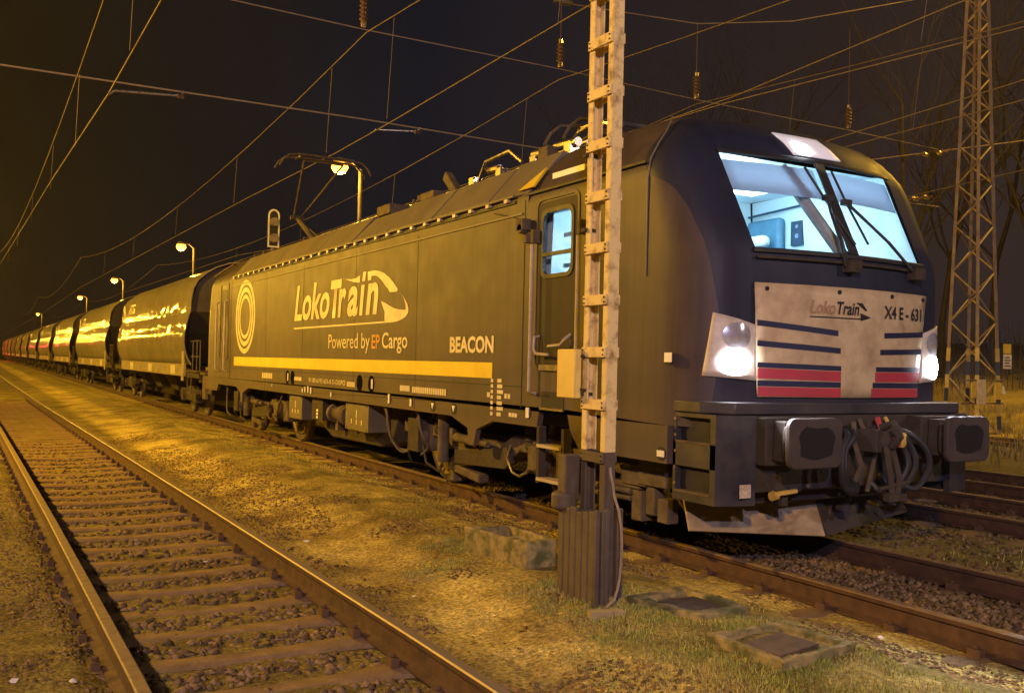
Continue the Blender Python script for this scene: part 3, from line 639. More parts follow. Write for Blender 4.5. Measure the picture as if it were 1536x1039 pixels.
for s_ in (-1, 1):
    h = patch('headlight', [((s_*1.315, 1.99), (s_*.965, 1.90), (s_*.955, 1.47), (s_*1.365, 1.50))], LAMPH, .012, loco, 12, 10, .02)
    p = MB(); disc(p, s_*1.15, 1.815, .115, .105, .03); p.build('upper_lens', LENS, h, smooth=60, fix=False)
    p = MB(); disc(p, s_*1.165, 1.61, .125, .10, .032); p.build('lit_lens', HOT, h, smooth=60, fix=False)
p = MB(); disc(p, -.12, 3.46, .10, .06, .03); p.build('roof_lamp', HOT2, loco, smooth=60, fix=False)
patch('roof_lamp_glass', [((-.33, 3.60), (.20, 3.60), (.33, 3.40), (-.25, 3.385))], emis('lamp_cover', (.85, .82, 1.0), .12), .012, loco, 10, 6, .01)
p = MB(); p.cbox((-1.13, 1.28, 3.53), (.05, .07, .05)); p.build('marker_bracket', GRIME2, loco)
# front plate with its coloured bands
PLATE = mat('front_plate', (.50, .39, .22), .55, col2=(.29, .20, .11), nscale=5, lo=.4, hi=.75)
NAVY = mat('navy_band', (.012, .015, .055), .45)
CRIM = mat('crimson_band', (.42, .035, .05), .5, col2=(.33, .03, .05), nscale=4)
fpl = patch('front_plate', [((-1.0, 2.235), (1.02, 2.235), (.885, 1.345), (-.955, 1.345))], PLATE, .020, loco, 24, 10, .012)
def redge(z): return .885+(1.02-.885)*(z-1.345)/.89
def lband(xa, za, xb, zb, h): return ((xa, za), (xb, zb), (xb, zb-h), (xa, za-h))
bands = [lband(-.975, 1.945, -.20, 1.885, .045), lband(-.97, 1.785, -.17, 1.745, .045), lband(-.965, 1.615, -.16, 1.60, .04), lband(-.96, 1.475, -.16, 1.47, .045)]
bands += [lband(.36, 1.885, redge(1.9), 1.915, .045), lband(.31, 1.745, redge(1.76), 1.765, .045), lband(.26, 1.60, redge(1.6), 1.605, .04), lband(.22, 1.47, redge(1.47), 1.47, .045)]
patch('navy_band', bands, NAVY, .028, fpl, 10, 1, .003, smooth=0)
reds = [lband(-.963, 1.57, -.16, 1.555, .08), lband(-.958, 1.425, -.16, 1.42, .072), lband(.25, 1.555, redge(1.56), 1.56, .08), lband(.205, 1.42, redge(1.42), 1.42, .072)]
patch('red_band', reds, CRIM, .028, fpl, 10, 1, .003, smooth=0)
p = MB()
for x, z in ((-.90, 2.19), (-.20, 2.195), (.45, 2.195), (.95, 2.195)):
    y = front_y(x, z, .026); p.lathe([(.018, 0), (.018, -.012)], (x, y, z), 'y', 8)
p.build('bolt', BLACK, fpl)
DIM = mat('faded_orange_print', (.36, .22, .11), .55)
def frontm(x0, z0, d_=.034): return lambda u, v: (x0+u, front_y(x0+u, z0+v, d_), z0+v)
text('Loko', DIM, frontm(-.50, 2.015), fpl, .26, .105, .02, .25); text('Train', BLACK, frontm(-.225, 2.015), fpl, .25, .105, .022, .2)
text('X4 E - 631', BLACK, frontm(.345, 2.005), fpl, .58, .11, .025)
patch('print_line', [((-.50, 1.992), (.06, 1.992), (.06, 1.985), (-.50, 1.985)), ((.04, 2.035), (.10, 2.022), (.165, 2.003), (.05, 1.975)), ((-.01, 2.12), (.06, 2.118), (.12, 2.06), (.105, 2.058))], BLACK, .034, fpl, 6, 2, .003)
# ------------------------------------------------------------------ nose ledge, buffers, coupling, plough
DNAVY = mat('dark_nose_paint', (.026, .026, .036), .42, col2=(.06, .05, .042), nscale=5)
p = MB(); p.prism([(-1.46, 1.30), (1.46, 1.30), (1.46, .62), (1.30, .40), (-1.30, .40), (-1.46, .62)], 1.215, 1.305, 'z')
p.v = [(x, y, z) for x, y, z in p.v]
ledge = p.build('nose_ledge', DNAVY, loco, bevel=.01)
p = MB(); p.box(-1.30, 1.30, .42, .62, .62, 1.21); p.box(-.9, .9, .62, 1.3, .5, 1.1); p.build('buffer_beam', GRIME, loco, bevel=.015)
def smooth(P, n=5):
    P = [Vector(p) for p in P]; o = []
    for i in range(len(P)-1):
        a, b, c, d = P[max(i-1, 0)], P[i], P[i+1], P[min(i+2, len(P)-1)]
        for k in range(n):
            t = k/n; o.append(.5*((2*b)+(c-a)*t+(2*a-5*b+4*c-d)*t*t+(3*b-a-3*c+d)*t**3))
    return o+[P[-1]]
def sidebox(s_):
    # corner box with foot openings, its outer skin in strips round the holes
    p = MB(); x0, x1 = s_*1.455, s_*1.40
    def strip(y0, y1, z0, z1): p.box(min(x0, x1), max(x0, x1), y0, y1, z0, z1)
    for a, b in ((.535, .60), (.80, .985), (1.18, 1.21)): strip(.44, .93, a, b)
    strip(.90, .93, .60, 1.18); strip(.44, .50, .60, 1.18); strip(.75, .90, .62, .80) if 0 else None
    p.prism([(s_*1.455, .44), (s_*1.13, .36), (s_*1.13, .42), (s_*1.40, .50)], .535, 1.21, 'z')
    p.cur = 1; p.box(s_*1.399, s_*1.18, .50, .90, .54, 1.2)
    p.cur = 2; p.box(min(s_*1.46, s_*1.38), max(s_*1.46, s_*1.38), .50, .90, .595, .612); p.box(min(s_*1.46, s_*1.38), max(s_*1.46, s_*1.38), .50, .90, .98, .995)
    p.cur = 3
    for k in range(5): p.lathe([(.013, 0), (.013, .008)], (s_*1.462, .905, 1.16-k*.125), 'x', 8)
    return p.build('corner_step_box', [DNAVY, BLACK, GRIME2, CHROME], loco, smooth=30)
sidebox(-1); sidebox(1)
p = MB(); p.box(-1.30, -1.19, .34, .345, .60, .70); p.build('warning_label', mat('label_cream', (.6, .5, .34), .6, col2=(.3, .22, .15), nscale=40), loco, smooth=0)
def buffer(s_, y, rear=False):
    d_ = -1 if rear else 1
    p = MB(); c = s_*.875
    P2 = arc2(c+.20, 1.14, .07, 0, 90, 4)+arc2(c-.20, 1.14, .07, 90, 180, 4)+arc2(c-.20, .91, .07, 180, 270, 4)+arc2(c+.20, .91, .07, 270, 360, 4)
    p.prism(P2, y, y+d_*.05, 'y'); p.cur = 1
    p.prism([(c-.20, 1.15), (c+.20, 1.15), (c+.22, 1.10), (c+.22, .93), (c+.2, .89), (c-.2, .89), (c-.22, .93), (c-.22, 1.10)], y+d_*.05, y+d_*.13, 'y')
    p.prism([(c-.17, 1.18), (c+.17, 1.18), (c+.19, .88), (c-.19, .88)], y+d_*.14, y+d_*.26, 'y')
    p.prism([(c-.24, 1.20), (c+.24, 1.20), (c+.24, .84), (c-.24, .84)], y+d_*.27, y+d_*.45, 'y')
    p.cur = 0; o = p.build('buffer', [mat('buffer_paint', (.045, .036, .034), .7, spec=.2, col2=(.07, .052, .04), nscale=4), GRIME], loco, bevel=.012)
    g = MB(); n_ = 18; pts = []
    for i in range(n_): a = 2*math.pi*i/n_; r = (1+.05*math.sin(3*a+.6)-.10*math.cos(4*a)+.05*math.sin(7*a)); pts.append((c+.19*r*math.cos(a), 1.03+.125*r*math.sin(a)))
    g.prism(pts, y-d_*.004, y+d_*.002, 'y'); g.build('grease_patch', mat('buffer_grease', (.012, .012, .014), .35), o, smooth=0)
for s_ in (-1, 1): buffer(s_, 0.); buffer(s_, LEN, True)
p = MB(); p.box(-.09, .09, .12, .45, .93, 1.10); p.tube([(0, .15, 1.12), (0, .04, 1.16), (0, -.02, 1.06), (0, .05, .98)], .035, 8); p.tube([(.03, .08, .98), (.05, .02, .74), (.03, .02, .60)], .028, 6); p.tube([(-.03, .08, .98), (-.05, .02, .74), (-.03, .02, .60)], .028, 6); p.box(-.10, .10, -.02, .05, .56, .62); p.tube([(-.18, .02, .66), (.18, .03, .70)], .018, 6); p.build('coupling_hook', GRIME, loco, bevel=.005)
for xo, zo, c, yy in ((-.30, .62, RUBBER, .20), (-.22, .60, RUBBER, .24), (.34, .63, RUBBER, .2), (.46, .62, RUBBER, .16), (.30, .56, RUBBER, .24)):
    s_ = 1 if xo > 0 else -1
    p = MB(); pts = [(xo-.10*s_, .40, 1.10), (xo-.02*s_, .24, 1.06), (xo+.08*s_, yy, .95), (xo+.11*s_, yy-.02, .82), (xo+.07*s_, yy, .70), (xo-.02*s_, yy+.02, zo), (xo-.12*s_, yy+.06, zo+.03), (xo-.17*s_, yy+.12, zo+.10)]
    p.tube(smooth(pts), .027, 8); p.build('brake_hose', c, loco)
RED = mat('red_cock', (.50, .035, .04), .5, col2=(.3, .03, .03)); YEL = mat('yellow_cock', (.60, .40, .08), .5, col2=(.4, .25, .05))
p = MB(); p.tube([(.17, .34, 1.19), (.19, .30, 1.06), (.24, .27, 1.0)], .024, 6); p.lathe([(.04, -.04), (.045, .04)], (.27, .25, .99), 'x', 8); p.build('hose_cock', RED, loco)
p = MB(); p.tube([(.27, .34, 1.19), (.28, .27, 1.08)], .016, 6); p.lathe([(.03, -.05), (.05, -.02), (.05, .05), (.03, .07)], (.34, .24, 1.0), 'z', 8); p.build('hose_cock', YEL, loco)
p = MB(); p.tube([(-.10, .34, 1.15), (-.16, .28, 1.0), (-.12, .24, .82), (-.16, .3, .62)], .022, 6); p.tube([(-.02, .36, 1.18), (.02, .3, 1.02), (.06, .26, .9), (.02, .3, .6)], .02, 6); p.build('control_cable', GRIME2, loco)
p = MB()
for i in range(26):
    p = MB(); x = rnd.uniform(-1.0, .95); z = rnd.uniform(.45, .85)
    if rnd.random() < .5: p.cbox((x, .50+rnd.random()*.2, z), (rnd.uniform(.04, .14), .1, rnd.uniform(.04, .14)))
    else: p.tube([(x, .46+rnd.random()*.15, z), (x+rnd.uniform(-.2, .2), .42, z+rnd.uniform(-.1, .1))], rnd.uniform(.012, .025), 6)
    p.build('nose_fitting', GRIME if i % 3 else GRIME2, loco, bevel=.004)
p = MB(); p.tube([(-.86, .42, .60), (-.66, .40, .62)], .02, 6); p.lathe([(.04, 0), (.03, .06)], (-.90, .42, .59), 'x', 8); p.build('hose_coupling', YEL, loco)
p = MB(); p.lathe([(.02, 0), (.02, .03)], (-.55, .38, .66), 'y', 8); p.build('coupling_head', CHROME, loco)
PLOW = mat('plough_sheet', (.38, .28, .14), .65, col2=(.17, .12, .06), nscale=4, bump=.3, bscale=12)
p = MB(); p.add([(-1.28, .92, .27), (0, .70, .175), (0, .84, .50), (-.06, .86, .53), (-.36, .92, .50), (-.40, .925, .53), (-.78, .98, .52), (-.82, .985, .47), (-.9, .99, .52), (-1.0, 1.0, .535), (-1.26, 1.02, .50)], [tuple(range(11))]); q_ = p.build('plough', PLOW, loco, smooth=0); q_.modifiers.new('s', 'SOLIDIFY').thickness = .02
p = MB(); p.add([(1.28, .92, .27), (0, .70, .175), (0, .84, .50), (.5, .92, .52), (1.0, 1.0, .535), (1.26, 1.02, .50)], [tuple(range(6))[::-1]]); q_ = p.build('plough', mat('plough_sheet_shaded', (.05, .038, .027), .6), loco, smooth=0); q_.modifiers.new('s', 'SOLIDIFY').thickness = .02  # same sheet as the left half, its shade painted in as a darker colour
# ------------------------------------------------------------------ running gear
WHEEL = mat('wheel_steel', (.15, .12, .085), .55, .6, col2=(.07, .055, .038), nscale=6)
p = MB(); p.box(-1.25, 1.25, 1.6, LEN-1.6, .96, 1.14); p.box(-.5, .5, 1.0, LEN-1.0, .6, .96); p.build('underframe', BLACK, loco)
def bogie(yc, first):
    t = None
    p = MB()
    for s_ in (-1, 1):
        p.prism([(yc-2.2, .62), (yc-2.2, .76), (yc-.8, .80), (yc-.55, .68), (yc+.55, .68), (yc+.8, .80), (yc+2.2, .76), (yc+2.2, .62), (yc+.9, .62), (yc+.6, .46), (yc-.6, .46), (yc-.9, .62)], s_*1.02, s_*1.18)
    p.box(-1.02, 1.02, yc-.35, yc+.35, .45, .75); p.box(-1.0, 1.0, yc-2.15, yc-2.0, .6, .75); p.box(-1.0, 1.0, yc+2.0, yc+2.15, .6, .75)
    bg_ = p.build('bogie', GRIME2, loco, bevel=.015)
    for s_ in (-1, 1):
        for w in (-1.5, 1.5):
            y = yc+w
            q = MB(); prof = [(.60, -.055), (.625, -.05), (.625, .035), (.60, .065), (.54, .065), (.50, .03), (.20, .03), (.18, .07), (.10, .09)]
            q.lathe([(r, s_*h) for r, h in prof], (s_*.775, y, .625), 'x', 40); q.cur = 1
            q.lathe([(.49, s_*.032), (.49, s_*.055), (.30, s_*.055), (.30, s_*.032)], (s_*.775, y, .625), 'x', 28)
            q.build('wheel', [WHEEL, GRIME2], bg_, smooth=25)
            q = MB(); q.cbox((s_*1.08, y, .60), (.26, .40, .34)); q.lathe([(.15, 0), (.15, s_*.10), (.10, s_*.14)], (s_*1.18, y, .60), 'x', 14); q.build('axle_box', GRIME2, bg_, bevel=.03)
            for k in (-.38, .38): q = MB(); q.lathe([(.10, .66), (.12, .68), (.12, .73), (.10, .74), (.12, .76), (.12, .81), (.10, .82), (.12, .84), (.12, .9), (.09, .95)], (s_*1.10, y+k, 0), 'z', 12); q.build('spring', GRIME, bg_)
        q = MB(); q.tube([(s_*1.27, yc+.43, .675), (s_*1.27, yc-.06, .66)], .055, 12); q.tube([(s_*1.27, yc-.06, .66), (s_*1.27, yc-.38, .655)], .035, 10); q.tube([(s_*1.27, yc-.1, .66), (s_*1.27, yc-.16, .66)], .065, 12); q.build('yaw_damper', GRIME2, bg_)
        q = MB(); q.tube([(s_*1.30, yc+.72, .98), (s_*1.30, yc+.72, .36)], .07, 12); q.cbox((s_*1.28, yc+.72, .97), (.16, .2, .06)); q.build('damper', GRIME2, bg_)
        q = MB(); q.tube([(s_*1.28, yc+1.5, .96), (s_*1.28, yc+1.44, .70)], .05, 10); q.build('damper', GRIME2, bg_)
        q = MB(); q.prism([(yc-.78, .66), (yc+.50, .52), (yc+.50, .36), (yc-.74, .42), (yc-.86, .50)], s_*1.20, s_*1.26); q.build('side_cover', GRIME, bg_, bevel=.01)
        q = MB(); q.tube([(s_*1.26, yc-.87, .70), (s_*1.30, yc-.86, .55), (s_*1.31, yc-1.0, .42), (s_*1.31, yc-1.15, .395), (s_*1.30, yc-1.28, .45), (s_*1.26, yc-1.32, .62)], .014, 6); q.build('hanging_cable', CHROME if first else GRIME2, bg_)
        q = MB(); q.cbox((s_*1.14, yc+.35, .27), (.14, .8, .10), rotm(.1)); q.cbox((s_*1.12, yc+.72, .22), (.12, .12, .2)); q.build('brake_shoe', GRIME2, bg_, bevel=.02)
        q = MB(); q.cbox((s_*1.24, yc+1.55, .62), (.2, .34, .42)); q.tube([(s_*1.26, yc+1.7, .6), (s_*1.3, yc+1.8, .4), (s_*1.2, yc+1.9, .25)], .02, 6); q.tube([(s_*1.3, yc+1.3, .5), (s_*1.3, yc+1.2, .3), (s_*1.2, yc+1.0, .2)], .02, 6); q.build('sand_box', GRIME, bg_, bevel=.02)
        q = MB(); q.cbox((s_*1.22, yc-1.37, .60), (.16, .18, .26)); q.cbox((s_*1.1, yc-1.9, .55), (.3, .3, .3)); q.box(s_*1.12-.06, s_*1.12+.06, yc-1.8, yc-1.4, .5, .56); q.build('brake_unit', GRIME2, bg_, bevel=.02); q = MB(); q.tube([(s_*1.16, yc-2.2, .70), (s_*1.16, yc-2.9, .62)], .05, 8); q.build('brake_pipe', GRIME2, bg_)
bogie(4.74, True); bogie(14.24, False)
p = MB()
for y, z, a, b, c in ((2.0, .80, .3, .14, .10), (1.72, .62, .14, .34, .18), (1.45, .66, .16, .4, .22), (1.9, .52, .10, .5, .05), (1.5, .45, .1, .12, .3), (1.68, .36, .12, .14, .26), (1.32, .36, .12, .14, .2), (1.3, .75, .2, .2, .1)): p.cbox((-1.18, y, z), (a, b, c))
p.tube([(-1.24, 2.35, .47), (-1.24, 1.75, .47)], .03, 8); p.tube([(-1.24, 2.3, .40), (-1.24, 1.75, .41)], .025, 8); p.tube([(-1.2, 1.25, .7), (-1.25, 1.1, .5), (-1.15, 1.0, .3)], .02, 6)
p.build('front_brake_gear', GRIME2, loco, bevel=.012)
p = MB(); p.prism([(10.6, .92), (7.2, .92), (7.4, .42), (7.9, .32), (10.0, .30), (10.5, .45)], -1.15, 1.15); p.build('transformer_tank', GRIME, loco, bevel=.03)
def ubox(y0, y1, z0, z1, x0=-1.44, m_=None):
    p = MB(); p.box(x0, -1.0, y0, y1, z0, z1); p.cur = 1
    yc = (y0+y1)/2; w = abs(y1-y0)
    for dy, dz, s_ in ((0, .62, .06), (-.22, .32, .035), (0, .32, .035), (.22, .32, .035)):
        p.box(x0-.004, x0, yc+dy*w-.018, yc+dy*w+.018, z0+dz*(z1-z0)-s_, z0+dz*(z1-z0)+s_)
    p.cur = 2
    for a in (.07, .93):
        for b in (.07, .93): p.lathe([(.012, -.006), (.012, 0)], (x0, y0+a*w, z0+b*(z1-z0)), 'x', 6)
    p.build('equipment_box', [m_ or mat('box_paint', (.13, .105, .06), .6, col2=(.09, .07, .042), nscale=4), CREAM, BLACK], loco, bevel=.008)
ubox(10.72, 11.46, .535, .93); ubox(7.62, 8.56, .545, .93)
p = MB(); p.box(-1.40, -1.0, 9.75, 10.30, .58, .94); p.cur = 1
for k in range(3): p.box(-1.404, -1.40, 9.98, 10.06, .60+k*.055, .64+k*.055)
p.build('equipment_box', [GRIME, WHITEP], loco, bevel=.008)
p = MB(); p.lathe([(.09, 0), (.15, .03), (.17, .10), (.17, .16), (.12, .18), (.14, .24), (.14, .36), (.10, .40), (.10, .62), (.15, .64), (.15, .74)], (-1.28, 8.75, .72), 'y', 18); p.cbox((-1.25, 9.35, .56), (.1, .12, .2)); p.build('oil_pump', GRIME2, loco)
for pts in ([(-1.4, 7.2, .94), (-1.44, 6.95, .88), (-1.43, 6.85, .6), (-1.36, 6.7, .42), (-1.3, 6.5, .40)], [(-1.4, 7.1, .94), (-1.46, 6.88, .86), (-1.45, 6.78, .58), (-1.36, 6.62, .38), (-1.28, 6.45, .42)], [(-1.4, 6.0, .95), (-1.38, 5.95, .7), (-1.3, 5.9, .5), (-1.3, 6.1, .38)], [(-1.35, 12.2, .9), (-1.38, 12.4, .6), (-1.3, 12.7, .4), (-1.3, 13.0, .5)], [(-1.4, 16.3, .9), (-1.4, 16.3, .4), (-1.35, 16.1, .3)]): p = MB(); p.tube(smooth(pts), .018, 6); p.build('pipe_run', GRIME2, loco)
# ------------------------------------------------------------------ cab interior, seen through the glass
LINE = mat('cab_lining', (.66, .74, .78), .5, col2=(.55, .65, .70), nscale=3, lo=.3, hi=.8)
DBLUE = mat('cab_dark_blue', (.03, .055, .10), .55)
cabi = MB(); cabi.add([(-1.40, 1.05, 1.7), (1.40, 1.05, 1.7), (1.40, 3.05, 1.7), (-1.40, 3.05, 1.7), (-1.30, 1.3, 3.42), (1.30, 1.3, 3.42), (1.30, 3.05, 3.42), (-1.30, 3.05, 3.42)], [(3, 2, 6, 7), (4, 5, 6, 7), (0, 1, 2, 3)])
cabi.add([(1.36, .90, 1.7), (1.40, 3.05, 1.7), (1.33, 3.05, 3.42), (1.22, 1.30, 3.42), (1.04, .63, 1.7), (1.03, .63, 2.5), (1.04, 1.04, 3.36)], [(0, 1, 2, 3), (0, 3, 6, 5, 4)])
cabi.add([(-1.42, 1.40, 1.7), (-1.42, 2.36, 1.7), (-1.36, 2.36, 3.42), (-1.36, 1.5, 3.42), (-1.42, 2.92, 1.7), (-1.42, 3.05, 1.7), (-1.36, 3.05, 3.42), (-1.36, 2.92, 3.42)], [(0, 1, 2, 3), (4, 5, 6, 7)])
cabi.box(-1.42, -1.38, 2.36, 2.92, 1.7, 2.40); cabi.box(-1.40, -1.36, 2.36, 2.92, 3.03, 3.42)
cabi.build('cab_lining', LINE, loco, smooth=0, fix=False)
p = MB(); p.prism([(.62, 2.46), (1.05, 2.44), (1.25, 2.40), (1.25, 1.75), (.62, 1.75)], -1.2, 1.2); p.build('driver_desk', DBLUE, loco, bevel=.02)
p = MB(); p.box(1.30, 1.34, 2.27, 2.43, 2.88, 3.14); p.cur = 1; p.lathe([(.025, 0), (.025, -.01)], (1.30, 2.34, 2.98), 'x', 8); p.lathe([(.02, 0), (.02, -.01)], (1.30, 2.34, 3.08), 'x', 8); p.build('wall_instrument', [DBLUE, mat('instrument_face', (.25, .3, .42), .5)], loco)
p = MB(); p.box(-.90, -.42, 1.75, 1.95, 2.0, 2.72); p.box(-.90, -.42, 1.5, 1.9, 1.95, 2.08); p.cur = 1; p.cbox((-.66, 1.82, 2.80), (.30, .12, .18)); p.build('driver_seat', [mat('seat_blue', (.05, .13, .24), .8), WHITEP], loco, bevel=.05)
p = MB(); p.box(1.22, 1.33, 2.52, 3.03, 2.60, 3.20); p.build('wall_cabinet', mat('cabinet_blue', (.10, .24, .36), .6), loco, bevel=.05)
p = MB(); p.tube([(1.25, 3.02, 3.25), (1.25, 2.2, 3.29)], .012, 6); p.build('grab_rail', DBLUE, loco)
p = MB(); p.box(.98, 1.12, 2.52, 2.80, 2.86, 2.99); p.build('headrest', WHITEP, loco, bevel=.05)
p = MB(); p.box(.95, 1.2, 2.45, 2.95, 1.9, 2.86); p.build('second_seat', mat('seat_blue', (.05, .13, .24), .8), loco, bevel=.05)
SHADE = mat('roller_shade', (.42, .44, .55), .8, col2=(.38, .40, .51), nscale=2)
_t = SHADE.node_tree; _tr = _t.nodes.new('ShaderNodeBsdfTranslucent'); _tr.inputs[0].default_value = (.80, .84, .95, 1); _ad = _t.nodes.new('ShaderNodeMixShader'); _ad.inputs[0].default_value = .6
_t.links.new(_t.nodes['Principled BSDF'].outputs[0], _ad.inputs[1]); _t.links.new(_tr.outputs[0], _ad.inputs[2]); _t.links.new(_ad.outputs[0], _t.nodes['Material Output'].inputs[0])
for xa, xb in ((-.985, -.06), (.06, .985)):
    p = MB(); p.grid([[(xa+(xb-xa)*i/8, front_y(xa+(xb-xa)*i/8, z, -.035), z) for i in range(9)] for z in (3.27, 3.13, 3.0)]); o = p.build('roller_shade', SHADE, loco, fix=False); o.modifiers.new('s', 'SOLIDIFY').thickness = .006
p = MB(); p.tube([(-.34, front_y(-.34, 3.28, -.10), 3.28), (-.16, front_y(-.16, 2.9, -.12), 2.9), (.0, front_y(0, 2.5, -.10), 2.50)], .05, 8); p.build('reflection_bar', mat('reflection_grey', (.35, .38, .42), .6), loco)  # added grey bar standing in for the slanting pillar reflection in the windscreen
p = MB(); p.box(-.8, .8, 1.7, 2.5, 3.37, 3.395); p.build('cab_ceiling_lamp', emis('cab_lamp_face', (.5, .84, 1.0), 4.), loco)
point('cab_lamp', (.0, 1.9, 3.2), 34, (.60, .85, 1.0), .2, loco)
for i, z in enumerate((2.5, 2.8)): p = MB(); p.box(-1.30, -1.28, 2.5, 2.85, z, z+.04); p.build('cab_shelf', LINE, loco)
for s_ in (-1, 1):
    L = bpy.data.lights.new('headlight_beam', 'SPOT'); L.energy = 380; L.color = (.80, .84, 1.0); L.spot_size = math.radians(95); L.spot_blend = .8; L.shadow_soft_size = .06
    o = bpy.data.objects.new('headlight_beam', L); COL.objects.link(o); o.parent = loco; o.location = Vector((s_*1.18, .52, 1.60))-wl(loco); o.rotation_euler = (math.radians(80), 0, math.radians(180 + (-8)*s_))
# ------------------------------------------------------------------ roof gear and pantographs
def insul(mb, o, h, r=.07, n_=5, axis='z'):
    pr = [(r*.45, 0)]
    for k in range(n_): a = h*k/n_; pr += [(r*.5, a+.01), (r, a+h/n_*.45), (r*.95, a+h/n_*.6), (r*.5, a+h/n_*.8)]
    pr.append((r*.45, h)); mb.lathe(pr, o, axis, 10)
BROWN = mat('brown_porcelain', (.10, .045, .025), .3, col2=(.06, .03, .02))
def panto(y0, up, d_, name):
    t = MB()
    for x in (-.5, .5): t.tube([(x, y0-.9, 3.92), (x, y0+.9, 3.92)], .025, 6)
    for y in (-.8, .8): t.tube([(-.55, y0+y, 3.92), (.55, y0+y, 3.92)], .025, 6)
    rt_ = t.build(name, GRIME2, loco)
    for x in (-.5, .5):
        for y in (-.8, .8): q = MB(); insul(q, (x, y0+y, 3.66), .24); q.build('insulator', BROWN, rt_)
    if up: K = (y0+d_*1.15, 4.72); H = (y0-d_*.65, 5.66); base = (y0-d_*.35, 3.97)
    else: K = (y0+d_*1.35, 4.06); H = (y0-d_*.75, 4.10); base = (y0-d_*.55, 3.96)
    q = MB(); q.tube([(0, base[0], base[1]), (0, K[0], K[1])], .045, 8); q.tube([(.1, base[0]-d_*.25, base[1]+.02), (.1, K[0]+.06*d_, K[1]-.06)], .018, 6); q.tube([(-.3, base[0], base[1]), (.3, base[0], base[1])], .05, 8); q.build('lower_arm', GRIME2, rt_)
    q = MB()
    for s_ in (-1, 1): q.tube([(s_*.08, K[0], K[1]), (s_*.42, H[0], H[1])], .022, 6)
    q.tube([(-.42, H[0], H[1]), (.42, H[0], H[1])], .02, 6); q.tube([(-.15, K[0], K[1]), (.15, K[0], K[1])], .05, 8); q.build('upper_arm', GRIME2, rt_)
    for w in (-.19, .19):
        y = H[0]+w; q = MB(); z = H[1]+.07
        q.tube([(-.98, y, z-.26), (-.90, y, z-.12), (-.78, y, z-.02), (-.6, y, z), (.6, y, z), (.78, y, z-.02), (.90, y, z-.12), (.98, y, z-.26)], .02, 6); q.box(-.6, .6, y-.025, y+.025, z, z+.03); q.build('collector_strip', GRIME2, rt_)
    q = MB()
    for x in (-.55, .55): q.tube([(x, H[0]-.19, H[1]+.05), (x, H[0]+.19, H[1]+.05)], .014, 6)
    q.build('head_frame', CHROME, rt_)
panto(15.0, True, 1, 'pantograph'); panto(4.35, False, 1, 'pantograph')
p = MB()
for y in (5.2, 7.4, 9.6, 11.8): insul(p, (-.55, y, 3.62), .26)
p.cur = 1; p.tube([(-.55, 3.6, 3.98), (-.55, 5.2, 3.92), (-.55, 12.6, 3.92), (-.3, 13.9, 3.96)], .02, 6)
for a, b in ((3.3, 3.75), (3.95, 4.2), (5.0, 5.3)): p.tube([(-.86, a, 3.88), (-.86, b, 3.90)], .05, 10)
for y in (3.4, 4.1, 4.9, 5.6): p.cbox((-.88, y, 3.78), (.12, .12, .16))
p.tube([(-.8, 2.6, 3.92), (-.85, 3.0, 4.02), (-.8, 3.4, 4.0), (-.9, 3.5, 3.8)], .02, 6); p.tube([(-.9, 5.5, 3.75), (-.95, 5.2, 3.98), (-.9, 4.7, 4.03), (-.9, 4.4, 3.85)], .022, 6)
p.build('roof_conductor', [BROWN, CHROME], loco)
for c_, d_, a_ in (((-1.0, 6.6, 3.76), (.18, .42, .10), 0), ((-.98, 6.05, 3.84), (.10, .42, .12), .7), ((-.95, 6.95, 3.78), (.2, .12, .08), 0), ((-.9, 8.0, 3.74), (.5, .5, .14), 0), ((-.95, 3.75, 3.82), (.14, .2, .14), 0)): p = MB(); p.cbox(c_, d_, rotm(a_)); p.build('roof_box', GRIME2, loco, bevel=.01)
for y in (9.2, 14.9, 15.6, 7.1, 12.1): p = MB(); p.tube([(-1.08, y, 3.66), (-1.05, y, 3.78)], .022, 6); p.build('lifting_eye', GRIME2, loco)
p = MB(); p.tube([(-1.25, 16.6, 3.62), (-1.38, 16.9, 3.52), (-1.45, 17.6, 3.40)], .03, 6); p.build('roof_deflector', GRIME2, loco)
p = MB()
for y in (LEN+.0, ):
    p.tube([(-1.30, 18.45, 1.2), (-1.30, 18.45, 2.15), (-1.27, 18.55, 2.24), (-1.2, 18.6, 2.24), (-1.2, 18.6, 1.2)], .018, 6)
p.build('handrail', CHROME, loco)
p = MB(); p.cbox((-1.45, 18.4, 1.15), (.14, .5, .05)); p.box(-1.5, -1.44, 18.1, 18.45, .55, 1.1); p.build('rear_step', GRIME2, loco)
p = MB(); p.prism([(-1.46, LEN-1.30), (1.46, LEN-1.30), (1.46, LEN-.62), (1.30, LEN-.40), (-1.30, LEN-.40), (-1.46, LEN-.62)], 1.215, 1.305, 'z'); p.box(-1.3, 1.3, LEN-.62, LEN-.42, .62, 1.21); p.build('rear_ledge', DNAVY, loco, bevel=.01)
